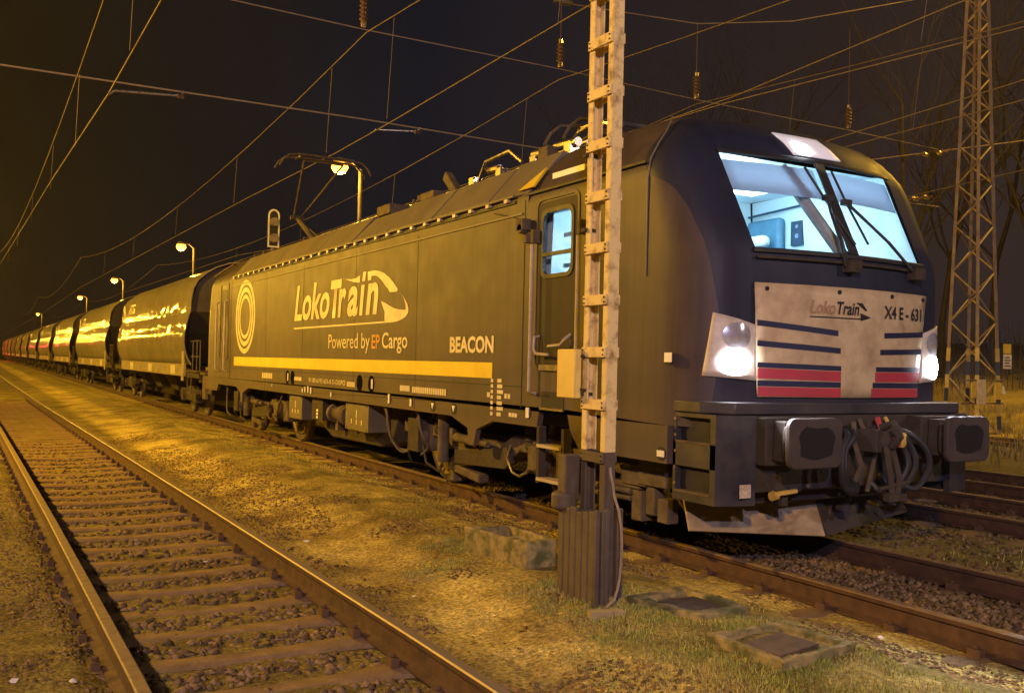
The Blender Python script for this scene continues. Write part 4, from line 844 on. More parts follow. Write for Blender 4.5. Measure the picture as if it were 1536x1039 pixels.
# ------------------------------------------------------------------ hopper wagons
WPAINT = mat('wagon_paint', (.20, .172, .115), .85, col2=(.14, .12, .08), nscale=1.3, spec=.2, rvar=.06, bump=.5, bscale=1.1, bdist=.03, coat=.26)
WPAINT.node_tree.nodes['Principled BSDF'].inputs['Coat Roughness'].default_value = .06
for q_ in WPAINT.node_tree.nodes:
    if q_.type == 'BUMP': WPAINT.node_tree.links.new(q_.outputs[0], WPAINT.node_tree.nodes['Principled BSDF'].inputs['Coat Normal']); WPAINT.node_tree.links.remove(WPAINT.node_tree.nodes['Principled BSDF'].inputs['Normal'].links[0])
WDARK = mat('wagon_end_paint', (.055, .045, .035), .7, col2=(.035, .03, .025), nscale=2)
PROF = [(0, 4.12), (.35, 4.07), (.68, 3.94), (.92, 3.78), (1.14, 3.58), (1.26, 3.34), (1.30, 3.05), (1.315, 2.72), (1.33, 2.71), (1.40, 2.45), (1.455, 2.15), (1.46, 1.95), (1.43, 1.72), (1.36, 1.50), (1.26, 1.33)]
WL = 17.3
def wagon():
    y0 = 19.12
    t = thing('hopper_wagon', 'x', 'freight wagon', (0, y0, 0), 'hopper wagons behind the locomotive')
    ya, yb = y0+2.0, y0+WL-2.0
    full = [(-x, z) for x, z in PROF[::-1]]+PROF[1:]
    p = MB(); N = 10
    for s0, s1, in ((0, len(full)-1),):
        fl = []
        for (xa_, za_), (xb_, zb_) in zip(full[:-1], full[1:]):
            k_ = max(1, int(abs(zb_-za_)/.07)) if 1.4 < (za_+zb_)/2 < 2.8 else 1
            fl += [(xa_+(xb_-xa_)*q/k_, za_+(zb_-za_)*q/k_) for q in range(k_)]
        fl.append(full[-1]); N = 66
        # plates drawn in and out between the inner ribs: the tilt of the skin swings along the wagon
        wob = [math.sin(2*math.pi*i/N*6.6+.8*math.sin(i*.35))+.5*math.sin(i*.83+1) for i in range(N+1)]
        def skin(x, z, i):
            f = max(0., min(1, (z-1.75)/.25))*max(0., min(1, (2.78-z)/.06))
            return x+math.copysign(.055*(z-2.32)*wob[i]*f, x)
        rows = [[(skin(x, z, i), ya+(yb-ya)*i/N, z) for x, z in fl] for i in range(N+1)]; p.grid(rows)
    p.build('tank', WPAINT, t, smooth=25)
    for y, d_ in ((ya, -1), (yb, 1)):
        p = MB(); outer = [(x, y-d_*.02, z) for x, z in full]; n_ = len(full)
        inner = [(x*.97, y-d_*.10, 2.72+(z-2.72)*.97) for x, z in full]
        # plated end: upper wall upright, hopper slope leaning in below
        p.add(outer+inner, [(i, i+1, n_+i+1, n_+i) for i in range(n_-1)])
        zs = [4.0, 3.0, 2.75]; w_ = lambda z: float(np.interp(z, [1.33, 1.5, 1.95, 2.45, 2.72, 3.05, 3.58, 3.94, 4.12], [1.22, 1.32, 1.42, 1.36, 1.28, 1.26, 1.1, .66, .0]))
        rows = []
        for z, off in ((4.09, .1), (3.85, .1), (3.5, .1), (3.0, .1), (2.74, .1), (2.2, .55), (1.7, 1.1), (1.34, 1.5)):
            rows.append([(w_(z)*k, y-d_*off, z) for k in (-1, -.5, 0, .5, 1)])
        p.grid(rows); p.build('end_wall', WDARK, t, smooth=0)
        p = MB(); p.tube([(x*1.004, y, z) for x, z in full], .022, 5); p.build('end_rim', WPAINT, t)
    p = MB(); p.box(-1.35, -1.25, y0+.55, y0+WL-.55, 1.0, 1.16); p.box(1.25, 1.35, y0+.55, y0+WL-.55, 1.0, 1.16); p.box(-1.3, 1.3, y0+.55, y0+.75, .9, 1.2); p.box(-1.3, 1.3, y0+WL-.75, y0+WL-.55, .9, 1.2); p.box(-.4, .4, y0+.7, y0+WL-.7, .7, 1.1)
    p.build('underframe', GRIME, t)
    p = MB(); p.box(-1.40, -1.36, ya+.2, yb-.8, 1.02, 1.34); p.box(-1.42, -1.40, ya+.2, ya+.5, .9, 2.0); p.cur = 1
    for y in (ya+1.5, ya+5.5, ya+9.5): p.box(-1.405, -1.40, y, y+.7, 1.06, 1.30)
    p.build('side_sill', [mat('sill_paint', (.27, .22, .13), .55, col2=(.16, .12, .07), nscale=3), CREAM], t)
    p = MB()
    for k in range(4):
        yc = ya+2.2+k*3.0; p.add([(-1.1, yc-1.2, 1.3), (1.1, yc-1.2, 1.3), (1.1, yc+1.2, 1.3), (-1.1, yc+1.2, 1.3), (-.7, yc-.5, .5), (.7, yc-.5, .5), (.7, yc+.5, .5), (-.7, yc+.5, .5)], [(0, 1, 5, 4), (1, 2, 6, 5), (2, 3, 7, 6), (3, 0, 4, 7), (4, 5, 6, 7)])
    p.build('discharge_chute', GRIME, t)
    p = MB()
    for yy in (y0+.7, y0+1.1, y0+1.6): p.tube([(-1.30, yy, 1.15), (-1.30, yy, 1.95)], .016, 5)
    p.tube([(-1.30, y0+.7, 1.95), (-1.30, y0+1.9, 1.95)], .016, 5); p.tube([(-1.30, y0+.7, 1.55), (-1.30, y0+1.9, 1.55)], .014, 5)
    p.box(-1.40, -.9, y0+.6, y0+1.9, 1.155, 1.185); p.box(-1.42, -1.2, y0+1.2, y0+1.75, .60, .63)
    for yy in (y0+1.22, y0+1.72): p.tube([(-1.40, yy, .61), (-1.40, yy, 1.1)], .014, 5)
    p.build('end_platform', GRIME2, t)
    p = MB()
    for yy in (yb+.15, yb+.5): p.tube([(-1.30, yy, .7), (-1.30, yy, 2.3)], .016, 5)
    for k in range(6): p.tube([(-1.30, yb+.15, .8+k*.27), (-1.30, yb+.5, .8+k*.27)], .012, 5)
    p.build('ladder', GRIME2, t)
    for yc in (y0+2.9, y0+WL-2.9):
        p = MB()
        for s_ in (-1, 1): p.prism([(yc-1.35, .5), (yc-1.35, .66), (yc-.5, .66), (yc-.35, .74), (yc+.35, .74), (yc+.5, .66), (yc+1.35, .66), (yc+1.35, .5), (yc+.5, .36), (yc-.5, .36)], s_*.95, s_*1.08)
        for y in (yc-.9, yc+.9):
            for s_ in (-1, 1): p.cbox((s_*1.04, y, .46), (.2, .26, .26))
            for k in (-.24, .24): p.lathe([(.08, .46), (.08, .64)], (-1.05, y+k, 0), 'z', 8)
        p.box(-1.0, 1.0, yc-.2, yc+.2, .40, .66)
        bg_ = p.build('bogie', GRIME, t)
        for y in (yc-.9, yc+.9):
            q = MB()
            for s_ in (-1, 1): q.lathe([(.44, -s_*.05), (.46, -s_*.04), (.46, s_*.05), (.40, s_*.06), (.36, s_*.02), (.15, s_*.02), (.1, s_*.06)], (s_*.775, y, .46), 'x', 24)
            q.tube([(-.74, y, .46), (.74, y, .46)], .08, 8); q.build('wheelset', WHEEL, bg_)
    for y, d_ in ((y0, 1), (y0+WL, -1)):
        for s_ in (-1, 1): p = MB(); p.lathe([(.22, 0), (.225, d_*.03), (.10, d_*.05), (.10, d_*.3), (.14, d_*.3), (.14, d_*.6)], (s_*.875, y, 1.06), 'y', 16); p.build('buffer', GRIME, t)
    # lettering high on the far end of the flank
    def wf(u, v):
        z = 3.02+v; x = float(np.interp(z, [3.05, 3.34, 3.62], [1.30, 1.26, 1.14])); return (-x-.006, yb-.55-u, z)
    text('VTG', WHITEP, lambda u, v: wf(u+.85, v), t, 1.6, .36, .03)
    p = MB()
    for k in range(2): p.add([(-1.318, yb-.35-k*.22, 3.40), (-1.318, yb-.50-k*.22, 3.40), (-1.318, yb-.75-k*.22, 2.95), (-1.318, yb-.60-k*.22, 2.95)], [(0, 1, 2, 3)])
    p.build('stripe_emblem', WHITEP, t, smooth=0)
    return t
w0 = wagon()
ordn = ['first', 'second', 'third', 'fourth', 'fifth', 'sixth', 'seventh', 'eighth', 'ninth', 'tenth', 'eleventh']
for i in range(11):
    o = w0 if i == 0 else copy_tree(w0)
    o.location = (0, 19.12+WL*i+.02*i, 0)
    o['label'] = 'large rounded hopper wagon coupled directly behind the locomotive' if i == 0 else '%s rounded hopper wagon counted back from the locomotive' % ordn[i]

# ------------------------------------------------------------------ mast in the foreground
MPAINT = mat('mast_paint', (.64, .50, .21), .65, col2=(.24, .15, .06), nscale=11, lo=.50, hi=.70, spec=.25, bump=.2, bscale=30)
MBROWN = mat('mast_brown', (.095, .07, .042), .7, col2=(.06, .042, .026), nscale=6)
mast = thing('catenary_mast', 'pale yellow two-channel ladder mast with a dark boarded foot and a yellow box', 'mast', (-2.5, .42, 0))
def channel(mb, y, d_, z0, z1, xa=-2.575, xb=-2.49):
    t_ = .012
    mb.box(xa, xb, min(y, y+d_*t_), max(y, y+d_*t_), z0, z1)
    for x in (xa, xb-t_): mb.box(x, x+t_, min(y+d_*t_, y+d_*.06), max(y+d_*t_, y+d_*.06), z0, z1)
for y, d_ in ((.26, 1), (.55, -1)):
    p = MB(); channel(p, y, d_, .98, 9.0); p.build('channel_post', MPAINT, mast, bevel=.002)
    p = MB(); channel(p, y, d_, -.2, .98); p.build('channel_foot', MBROWN, mast, bevel=.002)
for k in range(24):
    z = .94+.355*k
    p = MB(); p.box(-2.592, -2.576, .265, .545, z-.035, z+.035); p.box(-2.489, -2.474, .265, .545, z-.035, z+.035)
    p.cur = 1
    for yy in (.285, .525):
        for zz in (-.016, .016): p.lathe([(.007, 0), (.007, -.008)], (-2.592, yy, z+zz), 'x', 6)
    p.build('batten', [MPAINT if k > 0 else MBROWN, GRIME], mast, bevel=.003)
for z in (2.50, 1.36, 3.02):
    p = MB(); p.box(-2.60, -2.47, .53, .575, z-.012, z+.012); p.build('clamp_band', GRIME, mast)
p = MB(); p.box(-2.655, -2.60, .53, .76, 1.33, 1.67); p.cur = 1; p.box(-2.61, -2.57, .50, .56, 1.38, 1.40); p.box(-2.61, -2.57, .50, .56, 1.61, 1.63); p.build('junction_box', [mat('box_yellow', (.66, .50, .13), .5, col2=(.55, .41, .10), nscale=3), GRIME], mast, bevel=.006)
p = MB()
for i in range(6): p.box(-2.70, -2.665, .19+.075*i, .255+.075*i, -.2, .60-.012*(i % 3))
for i in range(3): p.box(-2.70+.04*i, -2.667+.04*i, .165-.012*(i % 2), .19, -.2, .615-.008*(i % 2))
p.box(-2.485, -2.435, .23, .28, -.2, .605); p.box(-2.66, -2.50, .275, .60, -.2, .57)
p.build('boarded_foot', MBROWN, mast, bevel=.006)
p = MB(); p.tube([(-2.54, .25, .88), (-2.545, .235, .84), (-2.53, .225, .76), (-2.53, .21, .70), (-2.525, .16, .60), (-2.515, .145, .5), (-2.51, .14, .38), (-2.515, .14, .26), (-2.53, .13, .17), (-2.56, .11, .10), (-2.61, .08, .04), (-2.69, .05, .01)], .010, 6); p.build('ground_cable', mat('cable_grey', (.30, .22, .14), .6), mast)
p = MB(); p.box(-2.95, -2.585, .56, .62, .62, .66) if 0 else None; p.lathe([(.05, 0), (.09, .02), (.09, .12), (.05, .14)], (-2.66, .62, .55), 'z', 12); p.cbox((-2.64, .60, .78), (.12, .1, .32)); p.build('cable_head', MBROWN, mast, bevel=.01)

# ------------------------------------------------------------------ concrete troughs and slabs
MOSSY = mat('mossy_concrete', (.27, .21, .08), .92, col2=(.085, .085, .022), nscale=8, bump=.9, bscale=18, lo=.42, hi=.6)
def trough(name, label, corners, z0, z1, wall, depth, lid=None, cat='concrete box'):
    c = Vector((sum(x for x, y in corners)/4, sum(y for x, y in corners)/4, 0)); t = thing(name, label, cat, (c.x, c.y, 0))
    inn = [(c.x+(x-c.x)*(1-wall), c.y+(y-c.y)*(1-wall)) for x, y in corners]
    p = MB(); vs = [(x, y, z0) for x, y in corners]+[(x, y, z1) for x, y in corners]+[(x, y, z1) for x, y in inn]+[(x, y, z1-depth) for x, y in inn]
    fs = []
    for i in range(4): j = (i+1) % 4; fs += [(i, j, 4+j, 4+i), (4+i, 4+j, 8+j, 8+i), (8+i, 8+j, 12+j, 12+i)]
    fs.append((12, 13, 14, 15)); p.add(vs, fs); ro = p.build('rim', MOSSY, t, bevel=.012, smooth=60)
    q_ = ro.modifiers.new('sub', 'SUBSURF'); q_.subdivision_type = 'SIMPLE'; q_.levels = q_.render_levels = 4
    tx = bpy.data.textures.new('chips', 'CLOUDS'); tx.noise_scale = .09; q_ = ro.modifiers.new('chip', 'DISPLACE'); q_.texture = tx; q_.strength = .03; q_.mid_level = .5
    if lid:
        q = MB(); q.box(-lid[0]/2, lid[0]/2, -lid[1]/2, lid[1]/2, -.02, .0, ); a = lid[2]
        q.v = [(c.x+x*math.cos(a)-y*math.sin(a), c.y+x*math.sin(a)+y*math.cos(a), z1-depth+lid[3]+z+lid[4]*x) for x, y, z in q.v]; q.build('lid', mat('rusty_lid', (.10, .06, .03), .8, col2=(.045, .03, .018), nscale=10), t, bevel=.004)
    return t
b0 = trough('cable_trough', 'deep open mossy concrete box left of the mast foot', [(-2.66, 2.15), (-2.55, 1.30), (-2.255, 1.33), (-2.28, 2.10)], -.2, .195, .22, .14)
p = MB(); p.tube([(-2.5, 1.95, .12), (-2.42, 1.65, .17), (-2.38, 1.45, .10)], .010, 5); p.build('twig', mat('twig', (.2, .15, .08), .8), b0)
trough('manhole_frame', 'low concrete frame with a dark rusty lid, right beside the mast foot', [(-2.45, .17), (-2.32, -.43), (-1.875, -.40), (-1.89, .26)], -.2, .036, .30, .03, (.31, .27, 0., .014, .0))
trough('manhole_frame', 'raised mossy concrete frame with a sunken lid, nearest the bottom edge', [(-2.60, -.82), (-2.60, -1.40), (-1.95, -1.31), (-2.06, -.80)], -.2, .062, .18, .045, (.33, .27, .1, .02, .05))
p = MB(); p.box(-2.85, -2.62, -.06, .02, -.06, .015, rotm(0, 0, -.3)); o = p.build('broken_plank', mat('pale_plank', (.32, .25, .12), .8, col2=(.2, .15, .07)), None); tag(o, 'short pale plank lying in the grass at the mast foot', 'plank')
PAPER = mat('paper_scrap', (.72, .68, .60), .8, col2=(.5, .45, .38))
for i, (x, y, s_, lab) in enumerate(((-5.78, .35, .05, 'crumpled white paper scrap lying left of the near rail'), (-6.05, .38, .03, 'small pale paper scrap at the left edge of the picture'), (-3.55, 3.6, .05, 'pale flat litter scrap on the dirt between the tracks'), (-4.5, 3.4, .03, 'tiny white scrap lying between the rails of the near track'), (-1.25, -.9, .05, 'thin white scrap lying just left of the train track'), (-2.75, -1.9, .03, 'white litter scrap on the dark dirt near the bottom edge'), (3.1, 3.15, .07, 'small pale stone lying by the rail in front of the locomotive'), (-3.45, 1.35, .05, 'pale crumpled leaf on the path left of the concrete box'))):
    s_ *= .6; z = float(gz(x, y)); p = MB(); pts = []
    for k in range(7): a = k*.9; pts.append((x+s_*(.5+rnd.random())*math.cos(a), y+s_*(.4+.6*rnd.random())*math.sin(a), z+.012+.02*rnd.random()))
    p.add([(x, y, z+.035)]+pts, [(0, 1+k, 1+(k+1) % 7) for k in range(7)]); tag(p.build('litter_scrap', PAPER, None, smooth=0, fix=False), lab, 'litter', 'scraps of litter')

# ------------------------------------------------------------------ lattice tower on the right
LATT = mat('tower_paint', (.32, .25, .15), .65, col2=(.20, .14, .08), nscale=3)
tw = thing('lattice_tower', 'tall grey steel lattice tower with yellow and black banded legs on the right', 'tower', (17.3, 11.9, 0))
BZ, TZ = -.1, 15.; bw, bt = .48, .10; cx, cy = 17.05, 11.25
def leg(sx_, sy_, z): k = bw+(bt-bw)*(z-BZ)/(TZ-BZ); return Vector((cx+sx_*k, cy+sy_*k, z))
YB = mat('band_yellow', (.62, .46, .05), .5); BB = mat('band_black', (.02, .02, .02), .5)
for sx_ in (-1, 1):
    for sy_ in (-1, 1):
        p = MB(); p.tube([leg(sx_, sy_, BZ-.2), leg(sx_, sy_, TZ)], .052, 4); lg = p.build('leg', LATT, tw, smooth=20)
        for k in range(6):
            p = MB(); p.tube([leg(sx_, sy_, .1+k*.36), leg(sx_, sy_, .1+k*.36+.355)], .064, 4); p.build('colour_band', YB if k % 2 else BB, lg, smooth=20)
lev = [BZ]
while lev[-1] < TZ-.6: lev.append(lev[-1]+1.7*(bw+(bt-bw)*(lev[-1]-BZ)/(TZ-BZ)))
F4 = [((-1, -1), (1, -1)), ((1, -1), (1, 1)), ((1, 1), (-1, 1)), ((-1, 1), (-1, -1))]
for i in range(len(lev)-1):
    for a, b in F4:
        p = MB(); (p.tube([leg(*a, lev[i]), leg(*b, lev[i+1])], .022, 4) if (i+F4.index((a, b))) % 2 else p.tube([leg(*b, lev[i]), leg(*a, lev[i+1])], .022, 4)); p.build('brace', LATT, tw, smooth=20)
_cy = cy; cy += .5; p = MB(); p.tube([(cx-1.2, cy-1.05, 1.40), (cx+.5, cy-1.05, 1.40)], .02, 5); p.tube([(cx-1.2, cy-1.05, .80), (cx+.5, cy-1.05, .80)], .02, 5); p.cur = 1; p.box(cx-.62, cx-.28, cy-1.09, cy-1.06, .78, 1.42); p.cur = 2; p.box(cx-.85, cx-.68, cy-1.09, cy-1.06, .95, 1.36); p.box(cx+.12, cx+.40, cy-1.09, cy-1.06, .9, 1.34)
p.build('sign_rail', [GRIME2, CREAM, YB], tw, smooth=0)
p = MB(); p.box(cx+.55, cx+.88, cy-1.02, cy-1.0, 2.12, 2.38); p.cur = 1; p.box(cx+.56, cx+.9, cy-1.02, cy-1.0, 1.72, 2.10); p.cur = 2
for r in range(4): p.box(cx+.60, cx+.86-.05*(r % 2), cy-1.025, cy-1.02, 1.78+r*.075, 1.81+r*.075)
p.build('notice', [YB, WHITEP, GRIME], tw, smooth=0)
p = MB(); p.prism([(cx+.42, 1.05), (cx+.66, 1.05), (cx+.54, 1.28)], cy-1.04, cy-1.02, 'y'); p.build('warning_triangle', WHITEP, tw, smooth=0)

# ------------------------------------------------------------------ overhead line
WIRE = mat('wire_copper', (.20, .155, .10), .7, .0, spec=.2, col2=(.14, .11, .07)); STAY = mat('wire_steel', (.36, .28, .17), .7, .0, spec=.2)
PORC = mat('dark_porcelain', (.12, .07, .045), .35)
CSY = 12.0
def contact(label, pts, r=.010):
    p = MB(); p.tube(pts, r, 5); return tag(p.build('contact_wire', WIRE, None), label, 'contact wire', 'overhead wires')
def messenger(label, xs, z_s, sag, spans, droppers=None, r=.0095):
    # spans: support ys; hangs as a parabola between them; droppers reach down to the contact wire
    pts = []; fx = lambda y: float(np.interp(y, [q[0] for q in xs], [q[1] for q in xs])); fz = None
    def zf(y):
        for a, b in zip(spans[:-1], spans[1:]):
            if a <= y <= b: u = (y-a)/(b-a); return z_s-4*sag*u*(1-u)
        return z_s
    ys = np.linspace(spans[0], spans[-1], 12*(len(spans)-1)+1)
    ys = sorted(set(ys.tolist()+list(spans)))
    t = thing('messenger_wire', label, 'messenger wire', (fx(CSY), CSY, z_s), 'overhead wires')
    p = MB(); p.tube([(fx(y), y, zf(y)) for y in ys], r, 5); p.build('cable', WIRE, t)
    for y in (droppers or []):
        p = MB(); p.tube([(fx(y)+.03, y, zf(y)), (fx(y), y+.15, ZC)], .0045, 4); p.build('dropper', WIRE, t)
ZC = 5.84
c1 = [(-40, -4.2), (7.3, -4.42), (12, -4.46), (20.5, -4.69), (48, -5.27), (62, -5.3), (112, -5.9), (300, -7)]
c2 = [(-38, -.2), (4.7, .0), (11, .14), (14, .16), (21, .02), (45, -.2), (62, -.35), (112, .15), (300, 0)]
c3 = [(-38, 2.0), (2.3, 3.76), (6.7, 4.29), (12, 4.45), (62, 4.2), (300, 4.3)]
contact('contact wire over the near track on the left', [(x, y, ZC) for y, x in c1])
contact('contact wire touched by the raised pantograph, over the train', [(x, y, ZC) for y, x in c2])
contact('contact wire above the track just beyond the locomotive', [(x, y, ZC+.1) for y, x in c3])
contact('contact wire running in from the upper right behind the cab', [(5.9, -5, 5.95), (5.16, 2.3, 5.95), (4.47, 7, 5.95), (4.2, 12, 5.95), (4.1, 62, 5.95)])
contact('upper of the two parallel wires right of the windscreen', [(6.2, -10, 6.0), (7.38, 3.7, 6.0), (8.03, 8.3, 6.0), (8.4, 12, 6.0), (8.9, 62, 6.0)])
contact('lower of the two parallel wires right of the windscreen', [(7.4, -10, 6.0), (8.38, 4.4, 6.0), (8.67, 8.2, 6.0), (9.0, 12, 6.0), (9.2, 62, 6.0)])
contact('lowest wire crossing in front of the lattice tower', [(11, -10, 6.0), (13.43, 7.6, 6.0), (14.3, 11.6, 6.0), (15, 16, 6.0)])
messenger('upper carrying wire with droppers over the near track', [(-38, -4.1), (12, -4.5), (62, -5.2), (162, -6.2)], 7.65, 1.05, [-38, 12, 62, 112, 162], [9.2, 16.5, 22.5, 30, 38, 46])
messenger('upper carrying wire with droppers over the train', [(-38, 0), (12, 0.), (62, -.45), (162, 0)], 7.72, 1.0, [-38, 12, 62, 112, 162], [-2, 5, 10.7, 14.0, 21.8, 30.2, 40, 50])
messenger('upper carrying wire with droppers beyond the locomotive', [(-38, 4.2), (12, 4.3), (62, 4.2), (162, 4.3)], 7.55, .95, [-38, 12, 62, 112, 162], [3, 13.4, 21, 30, 40, 50])
messenger('upper carrying wire above the outermost track', [(-38, 7.9), (12, 8.0), (62, 8.6), (162, 8)], 7.6, .9, [-38, 12, 62, 112, 162], [6, 9, 20])
def span(label, pts, r=.015, hang=()):
    t = thing('cross_span_wire', label, 'span wire', pts[0], 'wires spanning across the tracks'); p = MB(); p.tube(pts, r, 5); p.build('cable', STAY, t)
    for x, zt, zb in hang:
        q = MB(); q.tube([(x, CSY, zt), (x, CSY, zb)], .010, 5); insul(q, (x, CSY, zb+.1), .42, .085, 5); q.lathe([(.05, 0), (.06, .06), (.05, .12)], (x, CSY, zb), 'z', 8); q.cur = 1; q.lathe([(.045, 0), (.045, .08)], (x, CSY, zb+.52), 'z', 8); q.build('insulator', [PORC, CHROME], t)
def zup(x): return float(np.interp(x, [-10, -2.5, 0, 4.3, 8, 13, 17], [7.86, 7.82, 7.77, 7.77, 7.70, 7.70, 7.66]))
span('lower cross wire slanting down behind the raised pantograph', [(-10, CSY, 6.08), (-6.04, CSY, 6.06), (0, CSY, 6.08), (3.54, CSY, 6.04), (9, CSY, 6.0), (16.6, CSY, 6.1)])
span('middle cross wire carrying the brown insulators', [(x, CSY, zup(x)) for x in (-10, -2.5, 0, 4.3, 8, 13, 16.7)], .012, [(-.06, 9.6, 7.82), (4.31, 9.2, 7.80), (8.0, 9.5, 7.72), (13.0, 10.3, 7.74)])
span('topmost cross wire sagging along the upper edge', [(-10, CSY, 12.5), (-3, CSY, 10.2), (0, CSY, 9.65), (2.9, CSY, 9.28), (4.6, CSY, 9.2), (8.0, CSY, 9.45), (11, CSY, 10.1), (16.8, CSY, 12.0)], .014)
p = MB()
for x, y, z, d_ in ((-4.46, CSY, ZC, 1.2), (.14, CSY, ZC, 1.0), (4.45, CSY, ZC+.1, 1.0)):
    pass
def arm(label, x, z, w):
    t = MB(); t.tube([(x, CSY, z), (x+.1, CSY, z+.08), (x+w, CSY, z+.16), (x+w+.05, CSY, 6.08)], .018, 6); t.cur = 1; t.lathe([(.04, 0), (.04, .1)], (x+w-.05, CSY, z+.15), 'x', 8)
    tag(t.build('registration_arm', [CHROME, PORC], None), label, 'steady arm', 'steady arms on the lower cross wire')
arm('steady arm holding the wire over the near track', -4.46, ZC, 1.15); arm('steady arm holding the wire above the pantograph', .14, ZC, .95); arm('steady arm on the wire beyond the locomotive, behind the mast', 4.45, ZC+.1, .9)
def rarm(label, pts):
    t = MB(); t.tube(pts, .03, 6); t.cur = 1
    for f in (.25, .75): c = Vector(pts[0]).lerp(Vector(pts[-1]), f); t.lathe([(.06, -.08), (.07, 0), (.06, .08)], c, 'x', 8)
    tag(t.build('span_clamp', [PORC, CHROME], None), label, 'insulator rod', 'pale insulator rods near the tower')
rarm('upper pale insulator rod beside the lattice tower', [(15.7, CSY, 7.40), (16.3, CSY, 7.58), (16.9, CSY, 7.64)]); rarm('lower pale insulator rod right of the windscreen', [(15.4, CSY, 6.18), (16.3, CSY, 6.36)])
p = MB(); p.tube([(2.9, CSY, 9.35), (3.4, CSY, 9.28), (4.0, CSY, 9.36)], .05, 6); p.lathe([(.07, -.2), (.09, 0), (.07, .2)], (4.35, CSY, 9.22), 'x', 8); tag(p.build('strain_insulator', CHROME, None), 'bright strain fitting on the top cross wire left of the mast', 'insulator')
p = MB(); p.tube([(20, 10, 8.2), (13, 22, 7.6), (10.5, 34, 7.6), (9, 60, 8.4), (8, 110, 8.4)], .016, 5); tag(p.build('feeder_cable', STAY, None), 'thick feeder cable passing behind the locomotive roof', 'cable')

# ------------------------------------------------------------------ yard lamps
GREYP = mat('lamp_post_steel', (.17, .15, .12), .7, .0, spec=.2, col2=(.11, .09, .07))
def lamp_post(label, x, y, h, power, glow=900., arm_=.35, d_=-1, group='sodium yard lamps', col=SODIUM):
    t = thing('yard_lamp', label, 'lamp', (x, y, 0), group)
    p = MB(); p.tube([(x, y, -.2), (x, y, h*.55)], .085, 10); p.tube([(x, y, h*.55), (x, y, h-.1)], .06, 10); p.build('pole', GREYP, t)
    p = MB(); p.tube([(x, y, h-.15), (x+d_*arm_*.4, y, h+.06), (x+d_*arm_, y, h+.05)], .035, 8); p.build('bracket', GREYP, t)
    p = MB(); p.lathe([(.04, .16), (.17, .12), (.19, .04), (.17, .0)], (x+d_*arm_, y, h), 'z', 14); p.build('hood', GREYP, t)
    p = MB(); p.lathe([(.02, -.30), (.15, -.25), (.23, -.12), (.20, .0)], (x+d_*arm_, y, h), 'z', 14); p.build('lamp_globe', emis('sodium_globe', (1, .33, .025), 5.), t)
    point('lamp_light', (x+d_*arm_, y, h-.32), power, col, .2, t)
for i, (y, lab) in enumerate(((19.75, 'glowing sodium lamp on a pale post above the locomotive roof, nearest of its row'), (42.4, 'second glowing lamp of the row, above the first wagon'), (67.2, 'third glowing lamp of the row, above the second wagon'), (92.1, 'fourth small glowing lamp, above the third wagon'), (160, 'last and farthest small glowing lamp at the left end of the row'))):
    lamp_post(lab, 2.3+.5, y, 6.85 if i < 4 else 7.6, 220, arm_=.6)
for i, y in enumerate((-13., 13., 37., 61., 85., 110., 135., 165., 200.)):
    lamp_post('sodium yard lamp left of the near track, %s of its row' % ordn[i], -13.5, y, 8.3, [5200, 9600, 7000, 4600, 4000, 4000, 4000, 4000, 4000][i], d_=1, arm_=.5, group='sodium lamps along the left side of the yard')
lamp_post('pale white floodlight on a post ahead of the locomotive, out of the picture', 9, -15, 9, 1900, arm_=.5, group='white yard lamps', col=(1, .80, .74))
lamp_post('added unseen bluish floodlight behind the camera, standing in for lens flare on the cab', -11, -14, 7, 4700, arm_=.5, group='white yard lamps', col=(.46, .47, 1))  # added lamp, gives cab side and nose the cool cast of the flare
lamp_post('tall sodium lamp beside the lattice tower, above the picture', 22.5, 8.5, 14.5, 4600, d_=-1, arm_=.6)
# shunting signal seen from behind, and a red signal far down the line
sg = thing('signal', 'pale rimmed twin-disc signal showing above the rear cab roof', 'signal', (2.14, 26, 0))
p = MB(); p.tube([(2.14, 26.05, -.2), (2.14, 26.05, 6.3)], .06, 8); p.build('post', GREYP, sg)
P_ = arc2(2.14, 6.22, .19, 0, 180, 8)+[(1.95, 5.16), (2.33, 5.16)]
p = MB(); p.prism(P_, 25.96, 26.0, 'y'); p.build('back_board', BLACK, sg)
p = MB(); n_ = len(P_); I_ = [(2.14+(x-2.14)*.74, 5.75+(z-5.75)*.92) for x, z in P_]; p.add([(x, 25.95, z) for x, z in P_]+[(x, 25.95, z) for x, z in I_], [(i, (i+1) % n_, n_+(i+1) % n_, n_+i) for i in range(n_)]); p.build('pale_rim', WHITEP, sg, smooth=0)
for z in (5.98, 5.45): p = MB(); p.lathe([(.15, 0), (.15, -.14), (.13, -.16)], (2.14, 25.95, z), 'y', 14); p.build('lamp_hood', mat('signal_hood', (.2, .16, .11), .6), sg)
rs = thing('signal', 'red lit signal far down the left side of the yard', 'signal', (-9.2, 190, 0))
p = MB(); p.tube([(-9.2, 190, -.2), (-9.2, 190, 3.9)], .07, 8); p.build('post', GREYP, rs)
p = MB(); p.box(-9.4, -9.0, 189.8, 190.1, 3.2, 4.1); p.build('lamp_case', BLACK, rs)
p = MB(); p.lathe([(.14, 0), (.10, -.1)], (-9.2, 189.8, 3.65), 'y', 12); p.build('red_lens', emis('red_lens', (1, .05, .05), 300), rs)
point('red_light', (-9.2, 189.5, 3.65), 2500, (1, .04, .05), .12, rs)
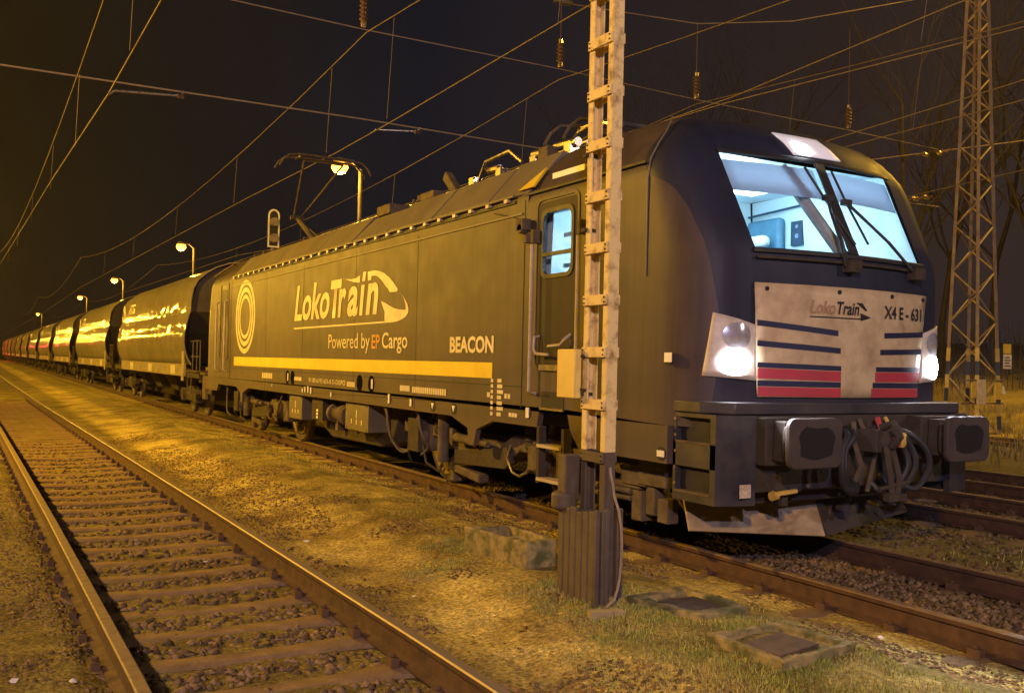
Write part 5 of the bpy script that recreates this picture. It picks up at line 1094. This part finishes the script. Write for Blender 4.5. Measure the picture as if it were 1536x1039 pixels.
# ------------------------------------------------------------------ bare trees behind the yard
BARK = mat('bark', (.032, .026, .022), .9, col2=(.02, .017, .014), nscale=3)
def tree(label, x, y, h, seed, lean=0.):
    r = random.Random(seed); z0 = float(gz(x, y))-.2
    t = thing('bare_tree', label, 'tree', (x, y, z0), 'bare trees behind the yard')
    tr = MB(); br = MB()
    def grow(mb, p, d_, ln_, rad, dep):
        n_ = 5; pts = [p]; q = p
        for k in range(n_):
            d_ = (d_+Vector((r.gauss(0, .10), r.gauss(0, .10), .06))).normalized(); q = q+d_*ln_/n_; pts.append(q)
            if dep < 3 and k > 0:
                for _ in range(3 if dep == 0 else 1+(r.random() < .7)):
                    a = r.random()*6.28; s2 = Vector((math.cos(a), math.sin(a), r.uniform(.1, .7))); nd = (d_*.75+s2*.9).normalized()
                    grow(br, q, nd, ln_*r.uniform(.38, .6), rad*(1-.75*k/n_)*.42, dep+1)
        mb.tube(pts, rad, 6 if dep < 2 else 3, False, rad*.35)
    grow(tr, Vector((x, y, z0)), Vector((lean, 0, 1)).normalized(), h, .012*h, 0)
    tr.build('trunk', BARK, t); br.build('crown', BARK, t)
for i, (x, y, h, l_) in enumerate(((24, 19, 11, -.05), (27, 22, 13, .1), (30, 17, 12, .0), (33, 24, 14, -.1), (22, 26, 11, .08), (27, 32, 13, -.06), (36, 18, 13, .05), (21.5, 33, 12, .0), (40, 26, 15, 0), (31, 38, 14, .04), (24, 45, 13, 0), (37, 14, 11, -.08), (42, 20, 12, .05), (33, 12, 10, .1))):
    tree(['slender bare tree', 'tall bare tree', 'broad bare tree', 'high bare tree', 'thin leaning bare tree', 'forked bare tree', 'dim bare tree', 'faint bare tree', 'large bare tree', 'tall dim bare tree', 'farthest bare tree', 'low bare tree', 'dark bare tree', 'nearest low bare tree'][i]+[' just left of the lattice tower', ' behind the lattice tower', ' seen through the lattice tower', ' right behind the tower top', ' above the right windscreen corner', ' above the cab roof centre', ' right of the lattice tower', ' above the roof lamp', ' in the wood at the right edge', ' deep in the wood behind the cab', ' on the bank behind the cab', ' on the bank at the right edge', ' at the far right of the bank', ' right of the tower foot'][i], x, y, h, 100+i, l_)
mb = MB(); r_ = random.Random(5)
for k in range(2600):
    x = r_.uniform(25, 60); y = r_.uniform(4, 60); z = float(gz(x, y)); h = r_.uniform(.6, 2.6)
    dx, dy = r_.uniform(-.5, .5), r_.uniform(-.5, .5)
    mb.tube([(x, y, z-.1), (x+dx*.4, y+dy*.4, z+h*.5), (x+dx, y+dy, z+h)], .018, 3, False, .006)
tag(mb.build('undergrowth', BARK, None, smooth=0, fix=False), kind='stuff')
# ------------------------------------------------------------------ night mist
HM = bpy.data.materials.new('night_mist'); HM.use_nodes = True
_n = HM.node_tree.nodes; _n.remove(_n['Principled BSDF'])
_v = _n.new('ShaderNodeVolumePrincipled'); _v.inputs['Color'].default_value = (.85, .86, 1, 1); _v.inputs['Density'].default_value = .0002; _v.inputs['Anisotropy'].default_value = .55
HM.node_tree.links.new(_v.outputs[0], _n['Material Output'].inputs['Volume'])
p = MB(); p.box(-60, 80, -60, 330, -3, 30); hz = p.build('haze', HM, None, smooth=0); tag(hz, kind='stuff')
